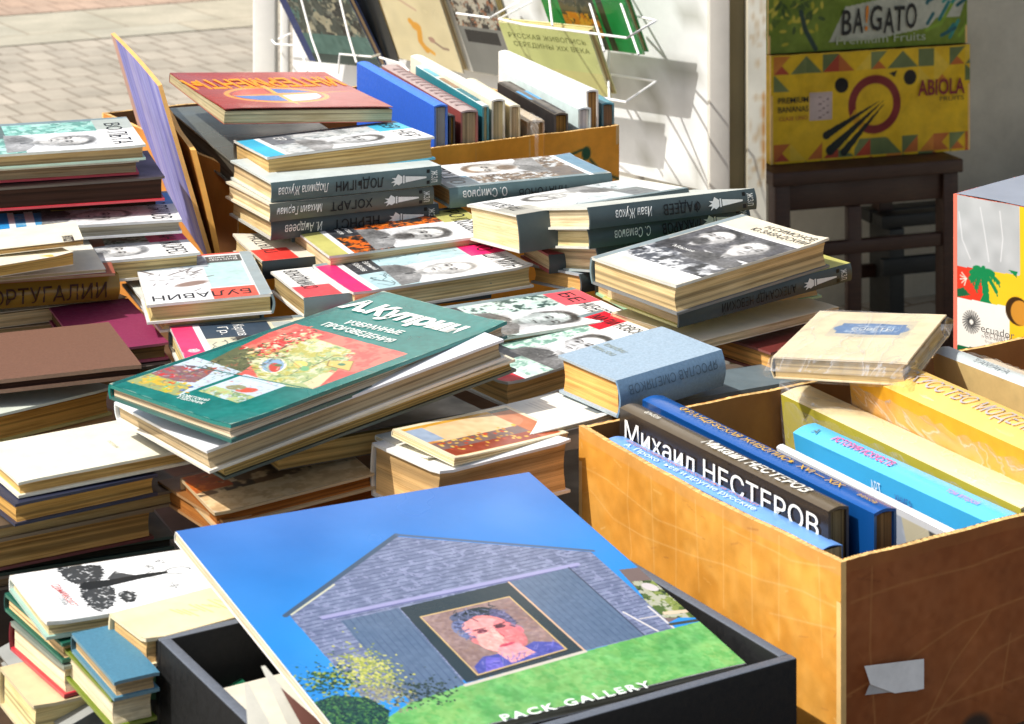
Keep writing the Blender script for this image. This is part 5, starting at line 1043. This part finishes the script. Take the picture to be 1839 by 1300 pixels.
# the album with the barn
p = POSES['album']; w_, h_ = p[7] * 1000, p[6] * 1000
A = Art(w_, h_, .5, (44, 120, 206)); al = np.ones_like(A.X, bool)
g = np.clip(A.X / (w_ * .55), 0, 1)[..., None]; A.a = np.array((64, 112, 184.)) * (1 - g) + np.array((40, 132, 208.)) * g + (vnoise(A.X.shape, 90, 5)[..., None] - .5) * 14; A.tint(al, 4, 60, 3)
A.poly([(159.5,301.9),(164.3,339.9),(225.6,332.6),(236.6,293.7)], (112, 96, 92)); A.poly([(177.5,301.7),(183.3,331.7),(241.5,331.3),(227.4,290.1)], (76, 98, 46)); A.speckle(A.polymask([(177.5,301.7),(183.3,331.7),(241.5,331.3),(227.4,290.1)]), [(44, 60, 34), (126, 140, 70), (168, 170, 150)], 6, 5, .55); A.ell(*(189.0,310.8), 7, 5, (196, 190, 190), 30)
A.line([(224.3,300.0),(228.9,330.2)], 4, (206, 186, 160))
gp = [(56.8,161.2),(134.3,28.1),(271.5,39.8),(244.5,321.3),(128.5,298.6)]
wallm = A.polymask([(59.3,157.8),(135.4,31.1),(250.4,34.0),(245.1,295.3),(129.4,295.9)])
A.put(wallm, (112, 122, 150)); A.tint(wallm, 16, 5, 9)
for k in range(44):   # shingle courses
    t = k / 44.; q0, q1 = (135.4,31.1), (250.4,34.0); s0, s1 = (59.3,157.8), (135.4,31.1)
a_c, b_c = (134.3,28.1), (128.5,298.6); dirx = (b_c[0] - a_c[0], b_c[1] - a_c[1]); lnn = math.hypot(*dirx); dirx = (dirx[0] / lnn, dirx[1] / lnn)
crs = (A.X * -dirx[1] + A.Y * dirx[0]); nx_ = vnoise(A.X.shape, 9, 77) * 3
A.put(wallm & (((crs + nx_ * .4) % 4.6) < 1.1), (78, 84, 116), .75); A.speckle(wallm, [(146, 152, 184)], 4, 99, .66, .6)
A.line([(134.3,28.1),(57.6,160.7)], 4.2, (66, 84, 104)); A.line([(134.4,32.9),(107.6,81.0)], 1.6, (196, 196, 170)); A.line([(57.6,160.7),(128.5,298.6)], 3.0, (76, 96, 124)); A.line([(145.2,53.0),(141.9,275.2)], 4.2, (150, 150, 190)); A.line([(147.9,51.7),(144.8,273.3)], 1.6, (92, 96, 140))
op = [(152.1,112.3),(147.0,208.3),(247.3,212.2),(252.6,110.5)]; A.poly(op, (40, 54, 60))
for dr in ([(153.4,63.2),(151.9,111.5),(253.5,109.1),(260.5,62.0)], [(147.5,209.9),(144.0,265.6),(244.7,266.9),(246.3,213.8)]):
    m = A.polymask(dr); A.put(m, (92, 116, 150)); A.tint(m, 9, 3, 5); gx = np.clip((A.X - dr[0][0]) / (dr[2][0] - dr[0][0] + 1e-6), 0, 1); A.put(m, (72, 84, 96), .35)
    e = (dr[3][0] - dr[0][0], dr[3][1] - dr[0][1]); le = math.hypot(*e); cr = (A.X * -e[1] + A.Y * e[0]) / le; A.put(m & ((cr % 5.5) < .8), (64, 80, 112), .6)
A.line([(147.3,209.1),(247.5,213.0)], 1.8, (206, 170, 140)); A.line([(144.0,265.6),(244.7,266.9)], 1.4, (60, 70, 90))
fr = [(167.7,120.9),(165.3,198.6),(240.4,201.4),(246.9,122.9)]; A.poly(fr, (140, 116, 112)); A.tint(A.polymask(fr), 12, 12, 4)
fm = A.polymask(fr)
def AL(s, t):   # s along the picture's width 0..1, t downward 0..1
    x = (1 - s) * (1 - t) * fr[0][0] + s * (1 - t) * fr[1][0] + s * t * fr[2][0] + (1 - s) * t * fr[3][0]; y = (1 - s) * (1 - t) * fr[0][1] + s * (1 - t) * fr[1][1] + s * t * fr[2][1] + (1 - s) * t * fr[3][1]; return (x, y)
PPoly = lambda pts, c, o=1.: A.poly([AL(*q) for q in pts], c, o)
def PE(s, t, rs, rt, c, o=1.): A.poly([AL(s + rs * math.cos(k / 12 * math.pi), t + rt * math.sin(k / 12 * math.pi)) for k in range(24)], c, o)
PPoly([(0.02, .99), (.98, .99), (.98, .86), (.78, .76), (.66, .80), (.36, .80), (.2, .78), (.04, .88)], (74, 80, 158)); PPoly([(.1, .99), (.3, .99), (.34, .85), (.22, .80)], (104, 96, 190))
PE(.51, .32, .31, .27, (46, 54, 70)); PE(.28, .34, .11, .16, (104, 116, 158)); PE(.42, .14, .18, .08, (76, 84, 112)); PE(.72, .32, .10, .18, (84, 82, 118)); PE(.56, .11, .14, .06, (30, 42, 46))
PPoly([(.40, .98), (.36, .78), (.64, .76), (.70, .92)], (226, 158, 156)); PE(.51, .50, .25, .32, (226, 134, 130)); PE(.46, .34, .20, .13, (232, 150, 148)); PE(.66, .55, .12, .24, (214, 110, 116), .7); PE(.40, .60, .12, .16, (236, 168, 160), .8); PE(.52, .76, .13, .08, (228, 150, 156), .9)
PE(.42, .43, .06, .028, (110, 50, 66)); PE(.63, .42, .06, .028, (84, 44, 56)); PPoly([(.34, .375), (.49, .38), (.48, .40), (.35, .40)], (120, 62, 70)); PPoly([(.56, .38), (.71, .365), (.70, .39), (.57, .40)], (96, 52, 60))
PPoly([(.51, .42), (.55, .42), (.58, .60), (.50, .62), (.47, .59)], (240, 176, 166)); PPoly([(.55, .44), (.58, .58), (.56, .61)], (186, 80, 90)); PE(.52, .70, .09, .022, (180, 60, 84)); PE(.27, .52, .03, .07, (214, 120, 120)); PE(.78, .52, .03, .07, (206, 110, 120))

def dab(n, s0, s1, t0, t1, cs, lo, hi, op, sd_):
    for i in range(n):
        r = random.Random(i * 7 + sd_); s_, t_ = r.uniform(s0, s1), r.uniform(t0, t1)
        q = AL(s_, t_); an_ = r.uniform(-1.2, 1.2); l_ = r.uniform(lo, hi); A.line([q, (q[0] + l_ * math.sin(an_), q[1] + l_ * math.cos(an_))], r.uniform(.5, 1.3), r.choice(cs), op)
dab(70, .30, .74, .06, .2, [(30, 40, 52), (130, 134, 170), (70, 78, 104), (20, 28, 34)], 2, 6, .75, 1)
dab(50, .20, .30, .2, .5, [(150, 156, 196), (88, 96, 140), (60, 64, 90)], 2, 5, .7, 2); dab(40, .72, .80, .16, .48, [(60, 60, 84), (120, 116, 150)], 2, 5, .7, 3)
dab(90, .32, .70, .26, .78, [(242, 180, 170), (214, 112, 116), (236, 150, 150), (248, 200, 188), (200, 96, 104)], 1, 4, .35, 4)
dab(60, .08, .92, .84, .98, [(120, 116, 210), (60, 66, 140), (90, 90, 180), (150, 140, 200)], 2, 8, .5, 5); dab(80, .03, .22, .05, .8, [(160, 140, 134), (120, 96, 96), (150, 120, 100)], 2, 7, .35, 6); dab(60, .82, .97, .05, .8, [(150, 110, 110), (176, 130, 116), (120, 96, 110)], 2, 7, .35, 7)
A.tint(fm, 12, 2.5, 6); A.line(fr + [fr[0]], 1.1, (212, 180, 120)); A.line([(248.9,120.3),(241.9,201.3)], 1.4, (40, 40, 44))
lw = [(316.1,-63.6),(260.1,61.0),(253.8,109.8),(247.5,213.0),(242.1,328.3),(381.7,323.9),(385.9,58.0)]; lm = A.polymask(lw); A.put(lm, (100, 164, 90)); [A.line([(x_, y_), (x_ + 9, y_ + 26)], 1.2, c_, .3) for x_, y_, c_ in [(random.Random(k).uniform(150, 310), random.Random(k + 7777).uniform(-20, 320), random.Random(k + 99).choice([(120, 190, 96), (60, 140, 74), (150, 196, 110)])) for k in range(0)]]; A.speckle(lm, [(124, 178, 92), (86, 150, 84), (142, 182, 104)], 40, 21, .5, .45); A.speckle(lm, [(120, 190, 110), (66, 150, 70)], 5, 27, .55, .35); A.tint(lm, 9, 3, 7); A.tint(lm, 7, 12, 8)
A.line([(254.7,108.4),(247.5,213.0)], 3.0, (196, 188, 176)); A.line([(212.4,270.1),(243.0,280.1)], 1.8, (206, 202, 200)); A.line([(212.2,293.1),(243.2,294.2)], 1.8, (206, 202, 200)); A.line([(224.5,276.9),(225.5,294.0)], 1.4, (190, 186, 186)); A.line([(238.6,294.9),(241.4,326.2)], 3.4, (60, 66, 56))
for cx_, cy_, n_, sx_, sy_, cs in ((*(217.8,21.0), 420, 9, 13, [(26, 62, 46), (40, 84, 44), (16, 44, 46), (150, 160, 50)]), (*(217.3,53.6), 620, 15, 10, [(150, 160, 70), (176, 178, 84), (120, 134, 76), (196, 194, 110)]), (*(247.3,48.5), 240, 9, 10, [(150, 146, 110), (120, 120, 100)]), (*(250.6,77.1), 200, 8, 11, [(34, 50, 50), (50, 66, 56)])):
    for i in range(n_):
        r = random.Random(i * 3 + int(cx_)); A.ell(cx_ + r.gauss(0, sx_), cy_ + r.gauss(0, sy_), r.uniform(.5, 1.6), r.uniform(.4, 1.2), r.choice(cs), r.uniform(0, 180))
BU = [(237.6,-1.5),(234.5,16.8),(244.6,37.1),(263.0,44.4),(282.1,32.0),(286.4,-9.5),(263.1,-1.8)]; A.poly(BU, (22, 56, 52)); dabs(A, BU, 900, [(16, 44, 44), (28, 70, 58), (44, 92, 60), (90, 140, 66), (20, 52, 56), (60, 110, 60)], .8, 2.6, 1.2, .9, 71); 


AB = book('barn_album', 'large blue album with a barn and a painted portrait on its cover', 'album', T=.008, cover=(232, 230, 226), page=(232, 230, 222), art=A, hard=False, mat=M_GLOSS, wear=0)
mb = MB(); fb_ = lambda u, v: (u, v, p[8] + 0.0)
q0, q1 = (303.2,110.2), (303.4,232.8); an = math.degrees(math.atan2(q1[1] - q0[1], q1[0] - q0[0])); l2 = math.hypot(q1[0] - q0[0], q1[1] - q0[1]) / 1000
put_text(mb, 'THE PACK GALLERY', lambda u, v: (u, v, .0095), q0[0] / 1000 + .055 * 0, q0[1] / 1000, .0085, None, (226, 232, 226), rot=an, bold=.03, spacing=1.25) if 0 else put_text(mb, 'PACK GALLERY', lambda u, v: (u, v, .0096), q0[0] / 1000, q0[1] / 1000, .0075, l2, (226, 232, 226), rot=an, bold=.03, spacing=1.3)
mb.build('title_lettering', M_INK, AB)

# inside the black box
def stack_block(label, x, y, z, W_, L_, T_, ya, cv, pg, name='book'):
    return book(name, label, None, T=T_, cover=cv, page=pg, M=Matrix.Translation((x, y, z)) @ Matrix.Rotation(math.radians(ya), 4, 'Z'), L=L_, W=W_)
q = N3 - E1 * .30 + E2 * .06
stack_block('big black book lying inside the black box under the barn album', q.x, q.y, .708, .22, .17, .05, 31, (20, 22, 24), (216, 210, 190), 'black_book')
q = N3 - E1 * .367 + E2 * .150
stack_block('pale book inside the black box at its left end', q.x, q.y, .708, .11, .085, .070, 31, (222, 216, 200), (230, 224, 204), 'white_book')
for k, (px_, py_, tx, ty, hw) in list(enumerate(((395, 1300, 388, 1255, 1), (460, 1300, 442, 1232, 1), (530, 1320, 472, 1200, 1))))[1:]:
    A0 = Vector((-0.1928,1.4700,0.8091)) if k == 0 else (Vector((-0.1693,1.4800,0.8044)) if k == 1 else Vector((-0.1404,1.5000,0.7950)))
    A1 = Vector((-0.1972,1.4900,0.8288)) if k == 0 else (Vector((-0.1794,1.5000,0.8333)) if k == 1 else Vector((-0.1704,1.5200,0.8365)))
    d_ = Vector((.05, -.02, 0)); mb = MB(); mb.face([A0 - E1 * .006, A0 + E1 * .014, A1 - E1 * .001, A1 + E1 * .002][:2] + [A1 + E1 * .002, A1 - E1 * .001], (226, 222, 206)); mb.face([A1 + E2 * .001, A0 + E1 * .014 + E2 * .001, A0 - E1 * .006 + E2 * .001], (206, 200, 184))
    if k == 2: mb.face([A0 + E1 * .004 - E2 * .001, A0 + E1 * .022 - E2 * .001, A1 * .7 + A0 * .3 + E1 * .004 - E2 * .001], (120, 80, 70))
    o = mb.build('paper_sheet', M_PRINT); tag(o, ('', 'short white paper corner sticking up in the black box', 'tall white paper corner beside the barn album edge')[k], 'paper')

# ------------------------------------------------------------------ upright books in the boxes (spine up)
def upright(name, label, far, near, H, T, D, cover, spine, page=(226, 206, 165), lean=0, txt=(), cov_txt=(), stripe=None, mat=None, wrap=False, front_left=True, art=None, spbulge=.2, hard=True, dz=0):
    """spine on top running from far to near point; front cover turned to the left"""
    D = min(D, 1.5 - H - .709); a = Vector((*far, 1.5 - H)); b = Vector((*near, 1.5 - H)); y = (b - a); L = y.length; y.normalize()
    x = Vector((0, 0, -1)); z = x.cross(y).normalized(); Rl = Matrix.Rotation(math.radians(lean), 4, y); x = (Rl @ x.to_4d()).to_3d(); z = x.cross(y)
    o = a - z * T / 2
    M = Matrix(((x.x, y.x, z.x, o.x), (x.y, y.y, z.y, o.y), (x.z, y.z, z.z, o.z), (0, 0, 0, 1)))
    r = book(name, label, None, T=T, cover=cover, spine=spine, page=page, M=M, L=L, W=D, mat=mat, wrap=wrap, art=art, spbulge=spbulge, hard=hard)
    if txt or cov_txt or stripe:
        mb = MB()
        # spine plane: u along y from far end, v across from the right side (z=0) to the left (z=T); read with the letter tops to the right
        bul = lambda z_: -spbulge * min(T * .5, .01) * math.sin(math.pi * min(max(z_ / T, 0), 1)) - .0012
        if stripe:
            for (u0, u1, v0, v1, c) in stripe: mb.face([(bul(T * v0), L * u0, T * (1 - v0)), (bul(T * v0), L * u1, T * (1 - v0)), (bul(T * v1), L * u1, T * (1 - v1)), (bul(T * v1), L * u0, T * (1 - v1))], c)
        for t in txt:   # (string, u0, v0, height fraction, length fraction, colour)
            put_text(mb, t[0], lambda u, v: (bul(T - v) - .0003, u, T - v), t[1] * L, t[2] * T, t[3] * T, t[4] * L, t[5], **(t[6] if len(t) > 6 else {}))
        for t in cov_txt:
            put_text(mb, t[0], lambda u, v: (D - v if 0 else -v, u, T + .0014), t[1] * L, t[2], t[3], t[4] * L, t[5], **(t[6] if len(t) > 6 else {}))
        mb.build('spine_lettering', M_INK, r)
    return r
UW = dict(far=None)
up_ = upright
up_('blue_paperback', 'pale blue book lying against the left wall of the right cardboard box', (0.0885,1.9283), (0.2416,1.6819), .645, .021, .16, (86, 132, 196), (110, 158, 224), txt=[('Бориславские рассказы и очерки', .06, .50, .24, .62, (206, 130, 120)), ('А. Прокофьев и другие русские', .08, .18, .24, .62, (206, 222, 240))], hard=False)
up_('art_album', 'brown and black album with large white capitals on its cover in the right box', (0.1025,1.9484), (0.2496,1.7022), .623, .020, .19, (44, 38, 34), (96, 84, 66), page=(150, 130, 100), txt=[('Михаил НЕСТЕРОВ', .40, .22, .5, .48, (226, 224, 214), dict(bold=.02, shear=.2)), ('альбом', .10, .3, .3, .07, (220, 218, 206))], cov_txt=[('Михаил НЕСТЕРОВ', .035, -.0235, .0165, .93, (232, 230, 222), dict(bold=.005))], mat=M_GLOSS)
up_('art_album', 'dark blue album with gold letters along its spine in the right box', (0.1247,1.9747), (0.2850,1.7003), .624, .022, .19, (14, 66, 126), (22, 84, 158), page=(150, 118, 84), txt=[('ФРАНЦУЗСКАЯ ЖИВОПИСЬ  XVI — XIX', .14, .34, .34, .70, (206, 164, 54), dict(bold=.01)), ('веков', .90, .4, .2, .07, (206, 164, 54))], mat=M_GLOSS)
A = Art(190, 300, 2, (196, 204, 214)); A.speckle(np.ones_like(A.X, bool), [(150, 176, 206), (224, 222, 214), (176, 186, 200)], 40, 3, .5); A.rect(0, 200, 190, 300, (214, 206, 176)); A.rect(0, 240, 60, 300, (90, 90, 88)); A.rect(0, 0, 8, 300, (232, 234, 236))
up_('picture_booklet', 'white edged picture booklet leaning between the dark blue album and the light blue book', (0.2331,1.9407), (0.3567,1.7180), .655, .007, .18, (226, 230, 234), (236, 238, 240), hard=False, lean=14, art=A, mat=M_GLOSS)
up_('art_history_book', 'light blue book with pink lettering along its spine in the right box', (0.2571,1.9605), (0.3892,1.7366), .646, .025, .19, (66, 168, 214), (96, 190, 232), lean=10, txt=[('ИСТОРИЯ ИСКУССТВ', .16, .36, .34, .30, (216, 90, 150), dict(bold=.02)), ('том второй', .72, .4, .24, .14, (196, 110, 180)), ('A', .06, .3, .34, .03, (90, 110, 120))], cov_txt=[('АРТ', .40, -.02, .011, .05, (230, 236, 240)), ('КНИГА', .52, -.02, .008, .08, (70, 80, 150))], mat=M_GLOSS)
up_('wide_cream_book', 'wide cream backed book with olive side in the right box', (0.2604,2.0480), (0.4147,1.7619), .64, .032, .19, (176, 164, 60), (228, 208, 160), wrap=True, lean=6, mat=M_GLOSS)
up_('wrapped_album', 'thick yellow album in clear plastic with pale lettering on its spine in the right box', (0.3224,2.0133), (0.4384,1.7886), .605, .046, .20, (226, 160, 22), (236, 192, 104), lean=8, txt=[('ИСКУССТВО МОДЕЛИ', .16, .36, .40, .74, (176, 168, 170))], wrap=True, spbulge=.5)
up_('pale_book', 'book with pale grey spine behind the yellow album in the right box', (0.4026,2.0901), (0.4797,1.9570), .615, .020, .18, (206, 178, 120), (188, 196, 196), lean=6, txt=[('ТАМАРА', .3, .3, .36, .3, (140, 146, 146))])
up_('wrapped_book', 'brown book in crumpled plastic at the far right corner of the right box', (0.4482,2.1202), (0.4981,2.0320), .635, .024, .17, (150, 116, 84), (206, 190, 166), wrap=True)
# back box
up_('blue_book', 'bright blue book standing at the left end of the upright row in the back box', (-0.2089,3.1233), (-0.0891,2.7941), 0.5169, .018, .20, (40, 92, 196), (70, 124, 222), page=(170, 170, 170), mat=M_CLOTH)
up_('dark_book', 'narrow black book right of the bright blue book in the back box', (-0.1741,3.0347), (-0.0753,2.8025), 0.5311, .008, .19, (24, 22, 24), (60, 50, 50), page=(190, 150, 60))
up_('patterned_book', 'worn pink grey patterned spine in the back box', (-0.1735,3.1613), (-0.0539,2.8157), 0.5279, .023, .20, (140, 70, 66), (170, 150, 146), page=(206, 190, 160), stripe=[(.1 + .06 * k, .125 + .06 * k, .2, .8, (150, 124, 122)) for k in range(14)] + [(.0, 1, .86, .96, (176, 84, 84))])
up_('teal_sided_book', 'teal sided book with a picture strip next to the worn patterned spine', (-0.1312,3.1329), (-0.0336,2.8281), 0.5232, .009, .20, (40, 120, 132), (196, 214, 210), stripe=[(.1, .3, .1, .9, (110, 176, 190)), (.35, .6, .1, .9, (150, 120, 90)), (.62, .9, .1, .9, (40, 110, 120))])
up_('white_backed_book', 'long white backed book in the middle of the back box', (-0.1367,3.1873), (-0.0174,2.8380), 0.5179, .018, .21, (226, 220, 196), (236, 234, 222), page=(226, 214, 180), cov_txt=[('VV', .14, -.02, .012, .05, (60, 60, 60))])
up_('cream_book', 'cream backed book right of the long white one in the back box', (-0.0568,3.0489), (0.0039,2.8511), 0.5275, .014, .19, (222, 204, 160), (232, 222, 192))
up_('wrapped_book', 'brown book in crumpled clear plastic in the back box', (-0.0412,3.0799), (0.0305,2.8674), 0.5505, .024, .19, (150, 116, 84), (196, 176, 146), page=(176, 146, 110), wrap=True)
up_('photo_book', 'book with black and blue picture spine in the back box', (-0.0113,3.1237), (0.0639,2.8879), 0.5451, .019, .20, (40, 38, 38), (90, 84, 76), page=(176, 140, 80), stripe=[(.0, .3, .05, .95, (70, 66, 56)), (.32, .58, .05, .95, (70, 150, 206)), (.6, .98, .05, .95, (52, 50, 50))])
up_('mint_book', 'pale mint and white book between the picture spine and the white box book', (-0.0036,3.1941), (0.0948,2.9068), 0.5414, .018, .20, (206, 222, 220), (220, 230, 232), page=(214, 218, 222))
up_('white_slipcase', 'big white book standing highest in the back box', (-0.0117,3.2354), (0.1052,2.9132), 0.5193, .017, .23, (232, 230, 222), (238, 238, 232), page=(196, 150, 96))
up_('teal_book', 'small teal book at the right end of the back box', (0.1095,2.9911), (0.1262,2.9260), 0.5384, .017, .19, (60, 110, 124), (90, 150, 164), page=(150, 120, 96))
W_, L_ = POSES['red'][7], POSES['red'][6]
A = Art(W_ * 1000, L_ * 1000, 1.2, (168, 34, 26)); al = np.ones_like(A.X, bool); A.tint(al, 8, 40, 3)
cx_, cy_ = (178.9,92.8); 
A.ell(*(178.9,92.8), abs((240.5,75.5)[0] - cx_) * 1.05, abs((171.1,158.3)[1] - cy_), (236, 150, 24)); A.ell(*(178.9,92.8), abs((240.5,75.5)[0] - cx_) * .86, abs((171.1,158.3)[1] - cy_) * .9, (176, 40, 28))
em = ((A.X - cx_) / (abs((240.5,75.5)[0] - cx_) * .8)) ** 2 + ((A.Y - cy_) / (abs((171.1,158.3)[1] - cy_) * .84)) ** 2 < 1
A.put(em & (A.X > cx_ - 4) & (A.Y < cy_ + 2), (40, 110, 190)); A.put(em & (A.Y > cy_ + 2), (226, 226, 230)); A.put(em & (A.X < cx_ - 14) & (A.Y > cy_), (40, 96, 176)); A.put(em & (A.X < cx_) & (A.Y < cy_ - 6), (206, 60, 34))
A.poly([(105.7,91.6),(102.0,97.7),(267.0,99.8),(234.3,93.3)], (242, 170, 20)); A.poly([(186.0,19.1),(164.2,99.1),(150.4,205.1),(182.8,93.9)], (226, 140, 24), .9)
RD = book('magazine', 'red magazine with yellow title and round emblem lying on top at the back left', 'red', cover=(168, 36, 28), page=(206, 200, 180), art=A, hard=False, mat=M_GLOSS, curl=.006)
mb = MB(); q0, q1 = (45.4,200.6), (65.7,-3.0); fr_ = lambda u, v: (u, v, POSES['red'][8] + .0018); l2 = math.hypot(q1[0] - q0[0], q1[1] - q0[1]) / 1000
put_text(mb, 'ИНТЕРМЕНТЫ', fr_, q0[0] / 1000, q0[1] / 1000, abs((5.4,144.0)[0] - (67.1,126.5)[0]) / 1000, l2, (240, 150, 20), rot=math.degrees(math.atan2(q1[1] - q0[1], q1[0] - q0[0])), bold=.03); mb.build('title_lettering', M_INK, RD)
book('grey_album', 'large grey black album standing out of the back box under the red magazine', 'greyalb', cover=(96, 98, 92), page=(90, 84, 76), spine=(70, 70, 66), mat=M_GLOSS, T=.03)
